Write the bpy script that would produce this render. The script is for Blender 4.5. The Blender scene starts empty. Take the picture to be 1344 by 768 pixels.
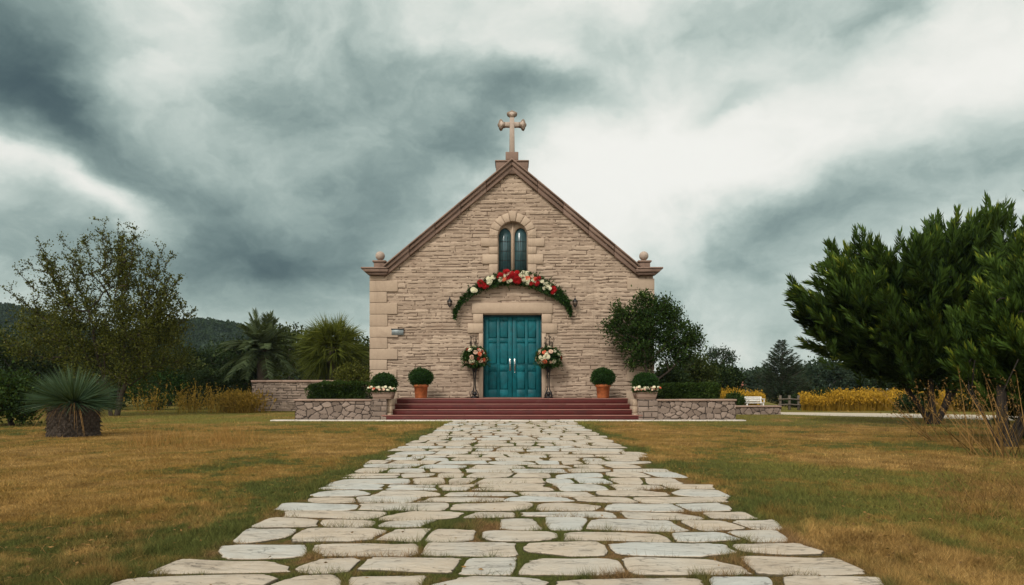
import bpy, bmesh, math, random
import numpy as np
from mathutils import Vector, Matrix

# ------------------------------------------------------------------ basics
H = 0.848          # camera height
F = 896.0          # focal length in photo pixels
S = bpy.context.scene
COL = S.collection
R = np.random.RandomState

def X(px, D): return (px - 672.0) * D / F
def Z(py, D): return H + (512.0 - py) * D / F
def GD(py): return H * F / (py - 512.0)

_tab = R(7).rand(256, 256)
def vnoise(x, y, seed=0):
    x = np.asarray(x, float) + seed * 37.17; y = np.asarray(y, float) + seed * 11.31
    xi = np.floor(x).astype(int); yi = np.floor(y).astype(int)
    fx = x - xi; fy = y - yi
    fx = fx * fx * (3 - 2 * fx); fy = fy * fy * (3 - 2 * fy)
    a = _tab[xi & 255, yi & 255]; b = _tab[(xi + 1) & 255, yi & 255]
    c = _tab[xi & 255, (yi + 1) & 255]; d = _tab[(xi + 1) & 255, (yi + 1) & 255]
    return (a * (1 - fx) + b * fx) * (1 - fy) + (c * (1 - fx) + d * fx) * fy
def fbm(x, y, o=4, seed=0):
    s = 0; a = .5; t = 0
    for i in range(o):
        s = s + a * vnoise(np.asarray(x) * 2 ** i, np.asarray(y) * 2 ** i, seed + i); t += a; a *= .5
    return s / t
def sstep(a, b, x):
    t = np.clip((x - a) / (b - a), 0, 1); return t * t * (3 - 2 * t)
def nrm(v): return v / np.maximum(np.linalg.norm(v, axis=-1, keepdims=True), 1e-9)

def tag(o, label=None, cat=None, group=None, kind=None):
    if label: o['label'] = label
    if cat: o['category'] = cat
    if group: o['group'] = group
    if kind: o['kind'] = kind
    return o
def empty(name, loc, label=None, cat=None, group=None, rz=0):
    o = bpy.data.objects.new(name, None); COL.objects.link(o)
    o.location = loc; o.rotation_euler = (0, 0, rz); o.empty_display_size = .2
    return tag(o, label, cat, group)
def link(name, me, mat, parent=None, loc=None, smooth=False):
    if mat is not None and len(me.materials) == 0: me.materials.append(mat)
    if smooth: me.polygons.foreach_set('use_smooth', [True] * len(me.polygons))
    o = bpy.data.objects.new(name, me); COL.objects.link(o)
    if parent is not None: o.parent = parent
    if loc is not None: o.location = loc
    return o
def copy_tree(o, parent=None):
    c = o.copy(); COL.objects.link(c); c.parent = parent
    for ch in list(o.children): copy_tree(ch, c)
    return c

class MB:
    def __init__(s): s.v = []; s.f = []; s.t = []; s.n = 0
    def add(s, V, Fc, tone=0.5):
        V = np.asarray(V, float).reshape(-1, 3); Fc = np.asarray(Fc, int)
        if Fc.ndim == 1: Fc = Fc.reshape(1, -1)
        s.f.append(Fc + s.n); s.v.append(V)
        s.t.append(np.broadcast_to(np.asarray(tone, float), (len(V),))); s.n += len(V)
        return s
    def mesh(s, name):
        V = np.concatenate(s.v); T = np.concatenate(s.t)
        loops = np.concatenate([f.ravel() for f in s.f])
        tot = np.concatenate([np.full(len(f), f.shape[1]) for f in s.f])
        me = bpy.data.meshes.new(name)
        me.vertices.add(len(V)); me.vertices.foreach_set('co', V.ravel().astype(np.float32))
        me.loops.add(len(loops)); me.loops.foreach_set('vertex_index', loops.astype(np.int32))
        me.polygons.add(len(tot))
        st = np.concatenate([[0], np.cumsum(tot)[:-1]])
        me.polygons.foreach_set('loop_start', st.astype(np.int32))
        a = me.attributes.new('tone', 'FLOAT', 'POINT'); a.data.foreach_set('value', T.astype(np.float32))
        me.update(calc_edges=True)
        return me
    def build(s, name, mat, parent=None, smooth=False, loc=None):
        return link(name, s.mesh(name), mat, parent, loc, smooth)

def box(mb, x0, x1, y0, y1, z0, z1, b=0.0, tone=.5, jit=0.0, rng=None, slim=0.0):
    """chamfered box (slim: how much the top is narrower)"""
    c = np.array([(x0 + x1) / 2, (y0 + y1) / 2, (z0 + z1) / 2]); h = np.array([x1 - x0, y1 - y0, z1 - z0]) / 2
    b = min(b, h.min() * .9)
    bm = bmesh.new(); bmesh.ops.create_cube(bm, size=2)
    for v in bm.verts:
        v.co = Vector((v.co.x * (h[0] - (slim if v.co.z > 0 else 0)), v.co.y * (h[1] - (slim if v.co.z > 0 else 0)), v.co.z * h[2]))
    if b > 0: bmesh.ops.bevel(bm, geom=bm.edges[:], offset=b, segments=2 if b > .012 else 1, affect='EDGES', profile=.6)
    bm.verts.index_update()
    V = np.array([v.co[:] for v in bm.verts]) + c
    if jit: V += (rng or R(1)).uniform(-jit, jit, V.shape)
    for n in (3, 4, 5, 6, 7, 8):
        fs = [[v.index for v in f.verts] for f in bm.faces if len(f.verts) == n]
        if fs:
            mb.f.append(np.array(fs) + mb.n)
    mb.v.append(V); mb.t.append(np.full(len(V), tone)); mb.n += len(V); bm.free()
    return mb

def tube(mb, pts, rad, n=6, tone=.5, cap=True):
    pts = np.asarray(pts, float); m = len(pts)
    rad = np.broadcast_to(np.asarray(rad, float), (m,))
    t = nrm(np.gradient(pts, axis=0))
    ref = np.array([.13, .21, 1.0]); 
    if abs(t[0] @ nrm(ref)) > .95: ref = np.array([1.0, .2, .1])
    u = nrm(np.cross(t, ref)); w = np.cross(t, u)
    a = np.arange(n) * 2 * math.pi / n
    V = pts[:, None] + rad[:, None, None] * (np.cos(a)[None, :, None] * u[:, None] + np.sin(a)[None, :, None] * w[:, None])
    i = np.arange(m - 1)[:, None] * n; j = np.arange(n)[None]; k = (j + 1) % n
    Fc = np.stack([i + j, i + k, i + n + k, i + n + j], -1).reshape(-1, 4)
    base = mb.n
    mb.add(V.reshape(-1, 3), Fc, tone)
    if cap:
        mb.f.append(np.array([list(range(n))[::-1]]) + base); mb.f.append(np.array([list(range(n))]) + base + (m - 1) * n)
    return mb

def lathe(mb, prof, c=(0, 0, 0), n=24, tone=.5):
    prof = np.asarray(prof, float); m = len(prof)
    a = np.arange(n) * 2 * math.pi / n
    V = np.stack([prof[:, 0:1] * np.cos(a), prof[:, 0:1] * np.sin(a), np.repeat(prof[:, 1:2], n, 1)], -1) + np.asarray(c)
    i = np.arange(m - 1)[:, None] * n; j = np.arange(n)[None]; k = (j + 1) % n
    Fc = np.stack([i + j, i + k, i + n + k, i + n + j], -1).reshape(-1, 4)
    return mb.add(V.reshape(-1, 3), Fc, tone)

def prism(mb, outline, y0, y1, b=0.0, tone=.5):
    """outline in (x, z), extruded from y0 (front) to y1 (back); optional front chamfer"""
    o = np.asarray(outline, float); n = len(o)
    area = .5 * np.sum(o[:, 0] * np.roll(o[:, 1], -1) - np.roll(o[:, 0], -1) * o[:, 1])
    if area < 0: o = o[::-1]
    rings = []
    if b > 0:
        e = nrm(np.roll(o, -1, 0) - o); nr = np.stack([e[:, 1], -e[:, 0]], -1)
        pn = np.roll(nr, 1, 0); m = nrm(nr + pn); sc = 1 / np.maximum((m * nr).sum(1), .4)
        rings.append((o - m * (b * sc)[:, None], y0)); rings.append((o, y0 + b))
    else: rings.append((o, y0))
    rings.append((o, y1))
    V = np.concatenate([np.stack([r[:, 0], np.full(n, y), r[:, 1]], -1) for r, y in rings])
    base = mb.n; fs = []
    for k in range(len(rings) - 1):
        for i in range(n):
            j = (i + 1) % n
            fs.append([k * n + i, (k + 1) * n + i, (k + 1) * n + j, k * n + j])
    mb.add(V, fs, tone)
    mb.f.append(np.array([list(range(n))]) + base)
    mb.f.append(np.array([list(range(n))[::-1]]) + base + (len(rings) - 1) * n)
    return mb

def leaves(mb, P, Dr, L, W, rng, tone=.5, fold=.25):
    """one folded four-point leaf per row"""
    n = len(P); Dr = nrm(Dr); L = np.broadcast_to(L, (n,))[:, None]; W = np.broadcast_to(W, (n,))[:, None]
    s = nrm(np.cross(Dr, rng.normal(size=(n, 3)))); nn = np.cross(Dr, s)
    m = P + Dr * L * .52 + nn * W * fold
    V = np.stack([P, m + s * W * .5, P + Dr * L, m - s * W * .5], 1).reshape(-1, 3)
    mb.add(V, np.arange(n * 4).reshape(-1, 4), np.repeat(np.broadcast_to(tone, (n,)), 4))
    return mb

def ribbons(mb, P, Dr, L, W, bend, rng, tone=.5, seg=3, bdir=None):
    """bent tapering blades"""
    n = len(P); Dr = nrm(Dr); L = np.broadcast_to(L, (n,))[:, None]; W = np.broadcast_to(W, (n,))[:, None]
    bend = np.broadcast_to(bend, (n,))[:, None]
    s = nrm(np.cross(Dr, rng.normal(size=(n, 3))))
    g = np.array([0, 0, -1.0]) if bdir is None else bdir
    rows = []
    for k in range(seg + 1):
        t = k / seg
        c = P + Dr * L * t + g * bend * L * t * t
        w = W * .5 * (1 - t ** 1.6) + (.0004 if k == seg else 0)
        rows += [c - s * w, c + s * w]
    V = np.stack(rows, 1); m = 2 * (seg + 1)
    b = np.arange(n)[:, None] * m
    fs = np.stack([np.stack([b + 2 * k, b + 2 * k + 1, b + 2 * k + 3, b + 2 * k + 2], -1) for k in range(seg)], 1).reshape(-1, 4)
    mb.add(V.reshape(-1, 3), fs, np.repeat(np.broadcast_to(tone, (n,)), m))
    return mb

# ------------------------------------------------------------------ materials
def N(nt, t, ins=None, **props):
    n = nt.nodes.new(t)
    for k, v in props.items(): setattr(n, k, v)
    for k, v in (ins or {}).items():
        if isinstance(v, bpy.types.NodeSocket): nt.links.new(v, n.inputs[k])
        else: n.inputs[k].default_value = v
    return n
def M(nt, op, a, b=None, c=None, clamp=False):
    ins = {0: a}
    if b is not None: ins[1] = b
    if c is not None: ins[2] = c
    return N(nt, 'ShaderNodeMath', ins, operation=op, use_clamp=clamp).outputs[0]
def MIX(nt, f, a, b, bt='MIX'):
    n = nt.nodes.new('ShaderNodeMix'); n.data_type = 'RGBA'; n.blend_type = bt; n.clamp_factor = True
    for k, v in ((0, f), (6, a), (7, b)):
        if isinstance(v, bpy.types.NodeSocket): nt.links.new(v, n.inputs[k])
        else: n.inputs[k].default_value = v if k == 0 else (*v[:3], 1)
    return n.outputs[2]
def NOISE(nt, sc, det=4, rough=.55, vec=None, dist=0):
    ins = {'Scale': sc, 'Detail': det, 'Roughness': rough, 'Distortion': dist}
    if vec is not None: ins['Vector'] = vec
    return N(nt, 'ShaderNodeTexNoise', ins).outputs[0]
def SS(nt, x, a, b):
    return N(nt, 'ShaderNodeMapRange', {'Value': x, 'From Min': a, 'From Max': b}, interpolation_type='SMOOTHSTEP').outputs[0]
def new_mat(name):
    m = bpy.data.materials.new(name); m.use_nodes = True; nt = m.node_tree
    bs = nt.nodes['Principled BSDF']; return m, nt, bs
def tone_of(nt): return N(nt, 'ShaderNodeAttribute', attribute_name='tone').outputs['Fac']

def leaf_mat(name, dark, light, trans=.2, rough=.5, tint=None):
    m, nt, bs = new_mat(name)
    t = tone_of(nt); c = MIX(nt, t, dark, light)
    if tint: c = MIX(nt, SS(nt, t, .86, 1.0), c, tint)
    nt.links.new(c, bs.inputs['Base Color']); bs.inputs['Roughness'].default_value = rough
    bs.inputs['Specular IOR Level'].default_value = .06
    if trans > 0:
        tr = N(nt, 'ShaderNodeBsdfTranslucent', {'Color': MIX(nt, .35, c, (.35, .4, .03))})
        mx = N(nt, 'ShaderNodeMixShader', {0: trans, 1: bs.outputs[0], 2: tr.outputs[0]})
        nt.links.new(mx.outputs[0], nt.nodes['Material Output'].inputs[0])
    return m
def stone_mat(name, dark, light, scale=3.0, rough=.85, bump=.3, bscale=40, joint=None, stain=None, streak=None):
    """tone < 0 marks mortar joints"""
    m, nt, bs = new_mat(name)
    pos = N(nt, 'ShaderNodeNewGeometry').outputs['Position']
    t = tone_of(nt)
    n1 = NOISE(nt, scale, 5, .6, pos); n2 = NOISE(nt, scale * 9, 4, .65, pos)
    f = M(nt, 'ADD', M(nt, 'MULTIPLY', t, .6), M(nt, 'ADD', M(nt, 'MULTIPLY', n1, .5), M(nt, 'MULTIPLY_ADD', n2, .5, -.3)), clamp=True)
    c = MIX(nt, f, dark, light)
    if stain:
        s = SS(nt, NOISE(nt, scale * .5, 6, .7, pos, 1.0), .52, .72)
        c = MIX(nt, M(nt, 'MULTIPLY', s, .6), c, stain)
    if streak:
        sv = N(nt, 'ShaderNodeMapping', {'Vector': pos, 'Scale': (2.6, 2.6, .30)}).outputs[0]
        c = MIX(nt, M(nt, 'MULTIPLY', SS(nt, NOISE(nt, 1.3, 6, .7, sv, .6), .50, .74), .5), c, streak)
    if joint:
        c = MIX(nt, SS(nt, t, -.05, -.6), c, joint)
    nt.links.new(c, bs.inputs['Base Color']); bs.inputs['Roughness'].default_value = rough
    bs.inputs['Specular IOR Level'].default_value = .25
    b = N(nt, 'ShaderNodeBump', {'Height': NOISE(nt, bscale, 6, .7, pos), 'Strength': bump, 'Distance': .02})
    nt.links.new(b.outputs[0], bs.inputs['Normal'])
    return m
def paint_mat(name, col, rough=.5, var=.25, scale=6, metal=0, bump=.05):
    m, nt, bs = new_mat(name)
    pos = N(nt, 'ShaderNodeNewGeometry').outputs['Position']
    n = SS(nt, NOISE(nt, scale, 6, .65, pos, .4), .3, .75)
    c = MIX(nt, n, tuple(x * (1 - var) for x in col), tuple(min(1, x * (1 + var)) for x in col))
    nt.links.new(c, bs.inputs['Base Color'])
    nt.links.new(M(nt, 'MULTIPLY_ADD', n, .15, rough - .07), bs.inputs['Roughness'])
    bs.inputs['Metallic'].default_value = metal
    bs.inputs['Specular IOR Level'].default_value = .25 if not metal else .5
    b = N(nt, 'ShaderNodeBump', {'Height': NOISE(nt, scale * 12, 4, .6, pos), 'Strength': bump * 4, 'Distance': .005})
    nt.links.new(b.outputs[0], bs.inputs['Normal'])
    return m

# lawn colour, shared by soil sheet and grass blades ------------------------------
def lawn_group():
    g = bpy.data.node_groups.new('lawn_colour', 'ShaderNodeTree')
    g.interface.new_socket('Color', in_out='OUTPUT', socket_type='NodeSocketColor')
    g.interface.new_socket('Green', in_out='OUTPUT', socket_type='NodeSocketFloat')
    out = g.nodes.new('NodeGroupOutput')
    pos = N(g, 'ShaderNodeNewGeometry').outputs['Position']
    sp = N(g, 'ShaderNodeSeparateXYZ', {0: pos}); x, y = sp.outputs[0], sp.outputs[1]
    p2 = N(g, 'ShaderNodeCombineXYZ', {0: x, 1: M(g, 'MULTIPLY', y, .8)}).outputs[0]
    n1 = NOISE(g, .55, 6, .68, p2, .4); n2 = NOISE(g, 2.3, 5, .65, p2); n3 = NOISE(g, 30, 3, .6, p2)
    ax = M(g, 'ABSOLUTE', x)
    wid = M(g, 'MULTIPLY_ADD', SS(g, y, 9, 3), .7, .55)
    edge = SS(g, M(g, 'DIVIDE', M(g, 'SUBTRACT', ax, 1.55), wid), 1.25, .15)
    far = SS(g, y, 14.5, 18.5)
    right = M(g, 'MULTIPLY', SS(g, x, 1.8, 3.0), SS(g, y, 11.5, 7.5))
    nl = M(g, 'MULTIPLY', SS(g, x, -1.2, -1.9), SS(g, y, 5.0, 3.7))
    s = M(g, 'MULTIPLY_ADD', n1, 5.2, -2.78)
    s = M(g, 'MULTIPLY_ADD', n2, 1.0, M(g, 'SUBTRACT', s, .32))
    s = M(g, 'MULTIPLY_ADD', NOISE(g, 6, 5, .7, p2), 2.2, M(g, 'SUBTRACT', s, 1.1))
    s = M(g, 'MULTIPLY_ADD', edge, .55, s)
    s = M(g, 'MULTIPLY_ADD', far, .75, s)
    s = M(g, 'MULTIPLY_ADD', right, .42, s)
    s = M(g, 'MULTIPLY_ADD', nl, .45, s)
    gr = SS(g, s, -.1, .75)
    dry = MIX(g, SS(g, n2, .3, .7), (.15, .088, .028), (.38, .24, .085))
    dry = MIX(g, SS(g, n3, .55, .75), dry, (.52, .36, .15))
    dry = MIX(g, SS(g, n1, .35, .62), dry, MIX(g, n3, (.19, .11, .026), (.29, .175, .045)))
    grn = MIX(g, n3, (.042, .058, .016), (.12, .125, .036))
    olive = MIX(g, n3, (.13, .12, .028), (.22, .19, .05))
    grn = MIX(g, M(g, 'MAXIMUM', M(g, 'MULTIPLY', far, .9), M(g, 'MULTIPLY', right, .55)), grn, olive)
    inp = SS(g, ax, 1.72, 1.55); gr = M(g, 'MULTIPLY', gr, M(g, 'SUBTRACT', 1.0, M(g, 'MULTIPLY', inp, SS(g, NOISE(g, 2.6, 4, .6, p2), .50, .32))))
    dry = MIX(g, inp, dry, MIX(g, n3, (.13, .075, .035), (.27, .17, .08)))
    c = MIX(g, gr, dry, grn)
    g.links.new(c, out.inputs[0]); g.links.new(gr, out.inputs[1])
    return g
LG = lawn_group()
def lawn_mat(name, blades):
    m, nt, bs = new_mat(name)
    gn = nt.nodes.new('ShaderNodeGroup'); gn.node_tree = LG; c = gn.outputs[0]
    bs.inputs['Roughness'].default_value = .8; bs.inputs['Specular IOR Level'].default_value = .03
    pos = N(nt, 'ShaderNodeNewGeometry').outputs['Position']
    if blades:
        t = tone_of(nt)
        c = MIX(nt, 1.0, c, MIX(nt, t, (.5, .5, .5), (1.6, 1.55, 1.45)), 'MULTIPLY')
    else:
        c = MIX(nt, 1.0, c, MIX(nt, NOISE(nt, 60, 5, .7, pos), (.35, .33, .3), (1.25, 1.2, 1.1)), 'MULTIPLY')
        b = N(nt, 'ShaderNodeBump', {'Height': NOISE(nt, 35, 6, .75, pos), 'Strength': .8, 'Distance': .04})
        nt.links.new(b.outputs[0], bs.inputs['Normal'])
    nt.links.new(c, bs.inputs['Base Color'])
    return m

MAT = {}
MAT['soil_lawn'] = lawn_mat('lawn', False)
MAT['blades'] = lawn_mat('grass_blades', True)
MAT['wall'] = stone_mat('ledge_stone', (.24, .172, .124), (.47, .358, .266), 1.8, .95, .8, 38, joint=(.11, .073, .05), stain=(.27, .185, .13), streak=(.17, .12, .085))
MAT['dressed'] = stone_mat('dressed_stone', (.29, .212, .150), (.48, .365, .268), 1.4, .88, .4, 50, stain=(.26, .18, .13), streak=(.20, .145, .105))
MAT['coping'] = stone_mat('coping_stone', (.12, .074, .054), (.28, .19, .145), 1.8, .85, .35, 40, stain=(.085, .055, .042))
MAT['finial'] = stone_mat('finial_stone', (.22, .165, .125), (.50, .40, .33), 4, .85, .35, 40, stain=(.12, .085, .07))
MAT['rubble'] = stone_mat('rubble_stone', (.10, .072, .056), (.33, .25, .20), 5, .9, .6, 50, joint=(.030, .022, .018), stain=(.17, .12, .09))
MAT['cap'] = stone_mat('cap_stone', (.20, .13, .10), (.36, .25, .19), 4, .85, .4, 50)
MAT['garden_wall'] = stone_mat('garden_wall_stone', (.16, .115, .09), (.34, .26, .20), 4, .9, .5, 50, joint=(.06, .045, .035))
MAT['flag'] = stone_mat('flagstone', (.22, .195, .165), (.47, .46, .42), 2.4, .8, .9, 22, stain=(.40, .29, .205))
def flag_mat():
    m, nt, bs = new_mat('flagstone'); pos = N(nt, 'ShaderNodeNewGeometry').outputs['Position']; t = tone_of(nt)
    wn = N(nt, 'ShaderNodeTexNoise', {'Vector': pos, 'Scale': 1.5, 'Detail': 3}).outputs['Color']
    wp = N(nt, 'ShaderNodeVectorMath', {0: wn, 1: (.35, .35, .35), 2: pos}, operation='MULTIPLY_ADD').outputs[0]
    st = N(nt, 'ShaderNodeMapping', {'Vector': wp, 'Rotation': (0, 0, .25), 'Scale': (1, 4.5, 4)}).outputs[0]
    a = NOISE(nt, 2.2, 6, .65, pos); b = NOISE(nt, 3.5, 7, .7, st); c = NOISE(nt, 60, 4, .7, pos); tc = M(nt, 'MAXIMUM', t, .3)
    grey = MIX(nt, b, (.31, .31, .285), (.56, .555, .51)); tan = MIX(nt, b, (.33, .255, .185), (.58, .48, .365))
    col = MIX(nt, SS(nt, M(nt, 'MULTIPLY_ADD', a, .9, M(nt, 'MULTIPLY', tc, -.75)), -.40, .42), grey, tan)
    col = MIX(nt, SS(nt, c, .55, .8), col, (.50, .48, .43))
    col = MIX(nt, M(nt, 'MULTIPLY', SS(nt, NOISE(nt, 1.1, 6, .75, pos), .55, .72), .55), col, (.14, .12, .095))
    v = M(nt, 'ABSOLUTE', M(nt, 'SUBTRACT', NOISE(nt, 1.6, 5, .6, st), .5)); cr_ = SS(nt, v, .010, .0)
    col = MIX(nt, M(nt, 'MULTIPLY', cr_, .45), col, (.12, .10, .08))
    col = MIX(nt, SS(nt, M(nt, 'MULTIPLY_ADD', c, .8, M(nt, 'SUBTRACT', t, .4)), -.05, -1.1), col, (.085, .068, .042))
    nt.links.new(col, bs.inputs['Base Color']); bs.inputs['Roughness'].default_value = .85; bs.inputs['Specular IOR Level'].default_value = .2
    hh = M(nt, 'MULTIPLY_ADD', cr_, -.5, M(nt, 'ADD', M(nt, 'MULTIPLY', b, 1.3), M(nt, 'MULTIPLY', c, .25)))
    bp = N(nt, 'ShaderNodeBump', {'Height': hh, 'Strength': .75, 'Distance': .03}); nt.links.new(bp.outputs[0], bs.inputs['Normal'])
    return m
MAT['flag'] = flag_mat()
MAT['red_step'] = stone_mat('red_step', (.055, .010, .009), (.13, .024, .021), 3, .6, .3, 50, stain=(.12, .055, .045), streak=(.05, .02, .018))
MAT['nosing'] = stone_mat('step_edge', (.20, .085, .065), (.34, .17, .13), 3, .7, .3, 50)
MAT['teal'] = paint_mat('teal_paint', (.0006, .088, .104), .6, .34, 3.5)
MAT['teal_dark'] = paint_mat('teal_frame', (.002, .045, .06), .45, .2, 4)
MAT['metal'] = paint_mat('brushed_handle', (.55, .53, .5), .3, .1, 20, 1.0)
MAT['iron'] = paint_mat('black_iron', (.012, .011, .011), .4, .3, 10, .3)
MAT['terracotta'] = paint_mat('terracotta', (.46, .135, .045), .75, .3, 7, 0, .12)
MAT['concrete'] = stone_mat('pale_concrete', (.42, .36, .30), (.62, .56, .49), 2, .85, .3, 40)
MAT['gravel'] = stone_mat('gravel', (.34, .28, .21), (.55, .47, .37), 1.5, .9, .6, 60)
MAT['plaque'] = paint_mat('grey_plaque', (.17, .19, .19), .45, .25, 12, .4)
MAT['white_paint'] = paint_mat('white_paint', (.62, .60, .56), .5, .12, 8)
MAT['soil'] = stone_mat('soil', (.03, .02, .013), (.08, .055, .035), 6, .95, .7, 40)
MAT['bark'] = stone_mat('bark', (.018, .013, .009), (.075, .055, .04), 6, .9, .8, 30)
MAT['darkbark'] = stone_mat('dark_bark', (.008, .006, .005), (.040, .030, .022), 6, .95, .9, 30)
MAT['greybark'] = stone_mat('grey_bark', (.04, .034, .027), (.13, .11, .085), 6, .9, .8, 30)
MAT['rooftile'] = stone_mat('roof_tile', (.16, .055, .035), (.30, .12, .08), 3, .8, .4, 30)
MAT['wood'] = stone_mat('weathered_wood', (.07, .055, .04), (.17, .14, .11), 6, .85, .5, 30)
MAT['straw'] = leaf_mat('dry_stalks', (.09, .05, .022), (.36, .20, .07), .15, .7)
MAT['stalk'] = leaf_mat('tall_stalks', (.045, .027, .012), (.27, .15, .05), .12, .7)
MAT['fawn'] = leaf_mat('russet_grass', (.18, .08, .022), (.38, .22, .07), .15, .7)
MAT['gold'] = leaf_mat('golden_flowers', (.17, .10, .014), (.52, .29, .028), .15, .7)
MAT['goldweed'] = leaf_mat('golden_weeds', (.08, .055, .014), (.40, .24, .045), .2, .7)
MAT['box'] = leaf_mat('box_leaves', (.005, .017, .005), (.036, .085, .018), .10, .4, (.10, .19, .05))
MAT['hedge'] = leaf_mat('hedge_leaves', (.006, .016, .004), (.050, .085, .016), .10, .45, (.12, .16, .04))
MAT['olive'] = leaf_mat('olive_leaves', (.007, .010, .002), (.115, .120, .020), .16, .5, (.18, .16, .05))
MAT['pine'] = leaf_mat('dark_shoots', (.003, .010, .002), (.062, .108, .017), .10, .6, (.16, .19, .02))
MAT['laurel'] = leaf_mat('shrub_tree_leaves', (.006, .017, .004), (.040, .070, .014), .10, .5, (.10, .15, .03))
MAT['far1'] = leaf_mat('far_dark_leaves', (.005, .012, .004), (.028, .046, .014), .08, .6, (.07, .09, .03))
MAT['far2'] = leaf_mat('far_olive_leaves', (.010, .018, .005), (.052, .066, .016), .10, .6, (.11, .12, .04))
MAT['far3'] = leaf_mat('far_blue_leaves', (.012, .024, .015), (.050, .072, .042), .10, .6)
MAT['palm'] = leaf_mat('palm_leaves', (.010, .020, .008), (.115, .145, .065), .12, .4)
MAT['fanpalm'] = leaf_mat('fan_palm_leaves', (.009, .016, .003), (.155, .175, .028), .14, .42, (.2, .2, .04))
MAT['yucca'] = leaf_mat('yucca_leaves', (.015, .036, .018), (.075, .115, .06), .12, .4)
MAT['red'] = leaf_mat('red_petals', (.16, .004, .008), (.42, .012, .016), .15, .5)
MAT['orange'] = leaf_mat('coral_petals', (.65, .10, .05), (.80, .22, .12), .15, .5)
MAT['cream'] = leaf_mat('cream_petals', (.62, .56, .36), (.82, .78, .58), .15, .5)
MAT['blush'] = leaf_mat('blush_petals', (.62, .36, .25), (.80, .58, .44), .15, .5)
MAT['hill'] = stone_mat('wooded_slope', (.012, .024, .012), (.04, .06, .028), .05, .95, .5, .8)
g_, nt_, bs_ = new_mat('lancet_glass')
_p = N(nt_, 'ShaderNodeNewGeometry').outputs['Position']
nt_.links.new(MIX(nt_, NOISE(nt_, 5, 3, .5, _p), (.030, .070, .078), (.050, .105, .115)), bs_.inputs['Base Color'])
bs_.inputs['Roughness'].default_value = .22
MAT['glass'] = g_
g_, nt_, bs_ = new_mat('lantern_glass')
bs_.inputs['Base Color'].default_value = (.10, .07, .05, 1); bs_.inputs['Roughness'].default_value = .25
MAT['lglass'] = g_

# ------------------------------------------------------------------ camera, sun, sky
cam = bpy.data.cameras.new('camera'); co = bpy.data.objects.new('camera', cam); COL.objects.link(co)
co.location = (0, 0, H); co.rotation_euler = (math.pi / 2, 0, 0)
cam.sensor_width = 36; cam.lens = 24; cam.shift_y = 128 / 1344; cam.clip_end = 4000; cam.clip_start = .05
S.camera = co
SUN_EL, SUN_AZ = math.radians(42), math.radians(208)     # azimuth measured from +Y clockwise
sd = Vector((math.sin(SUN_AZ) * math.cos(SUN_EL), math.cos(SUN_AZ) * math.cos(SUN_EL), math.sin(SUN_EL)))
sl = bpy.data.lights.new('sun', 'SUN'); sl.energy = 2.5; sl.angle = math.radians(14); sl.color = (1, .955, .88)
so = bpy.data.objects.new('sun', sl); COL.objects.link(so); so.rotation_euler = sd.to_track_quat('Z', 'Y').to_euler()
so.location = (-10, -20, 30)

w = bpy.data.worlds.new('World'); S.world = w; w.use_nodes = True; nt = w.node_tree
bg = nt.nodes['Background']; bg.inputs[1].default_value = .1
sky = N(nt, 'ShaderNodeTexSky', sky_type='NISHITA', sun_disc=False, sun_elevation=SUN_EL, sun_rotation=SUN_AZ, dust_density=2.0)
dirv = N(nt, 'ShaderNodeTexCoord').outputs['Generated']
def VM(op, a, b=None, **k):
    ins = {0: a}
    if b is not None: ins[1] = b
    ins.update(k)
    return N(nt, 'ShaderNodeVectorMath', ins, operation=op)
# cloud coordinates: direction projected on a cloud deck so that the clouds flatten towards the horizon
spx = N(nt, 'ShaderNodeSeparateXYZ', {0: dirv})
dz = M(nt, 'ADD', M(nt, 'ABSOLUTE', spx.outputs[2]), .30)
deck = N(nt, 'ShaderNodeCombineXYZ', {0: M(nt, 'DIVIDE', spx.outputs[0], dz), 1: M(nt, 'DIVIDE', spx.outputs[1], dz), 2: .3}).outputs[0]
warpn = N(nt, 'ShaderNodeTexNoise', {'Vector': N(nt, 'ShaderNodeMapping', {'Vector': dirv, 'Scale': (1, 1, 1.5)}).outputs[0], 'Scale': 2.4, 'Detail': 9, 'Roughness': .56})
off = VM('SUBTRACT', warpn.outputs['Color'], (.5, .5, .5)).outputs[0]
offs = N(nt, 'ShaderNodeVectorMath', {0: off, 'Scale': .22}, operation='SCALE').outputs[0]
dw = VM('ADD', dirv, offs).outputs[0]
def pdir(px, py): return Vector(((px - 672) / F, 1, (512 - py) / F))
def blob(px, py, su, sv, ang, amp):
    c = pdir(px, py); k = c.length; c = c / k
    a = math.radians(ang)
    u = Vector((math.cos(a), 0, -math.sin(a))); u = (u - c * u.dot(c)).normalized(); v = c.cross(u)
    uu = u * (F * k / su / 1.0); vv = v * (F * k / sv)
    A = VM('DOT_PRODUCT', dw, tuple(uu)).outputs['Value']; B = VM('DOT_PRODUCT', dw, tuple(vv)).outputs['Value']
    q = M(nt, 'MULTIPLY_ADD', A, A, M(nt, 'MULTIPLY', B, B))
    e = M(nt, 'EXPONENT', M(nt, 'MULTIPLY', q, -.5))
    fr = M(nt, 'GREATER_THAN', spx.outputs[1], 0.0)
    return M(nt, 'MULTIPLY', M(nt, 'MULTIPLY', e, amp), fr)
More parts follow.
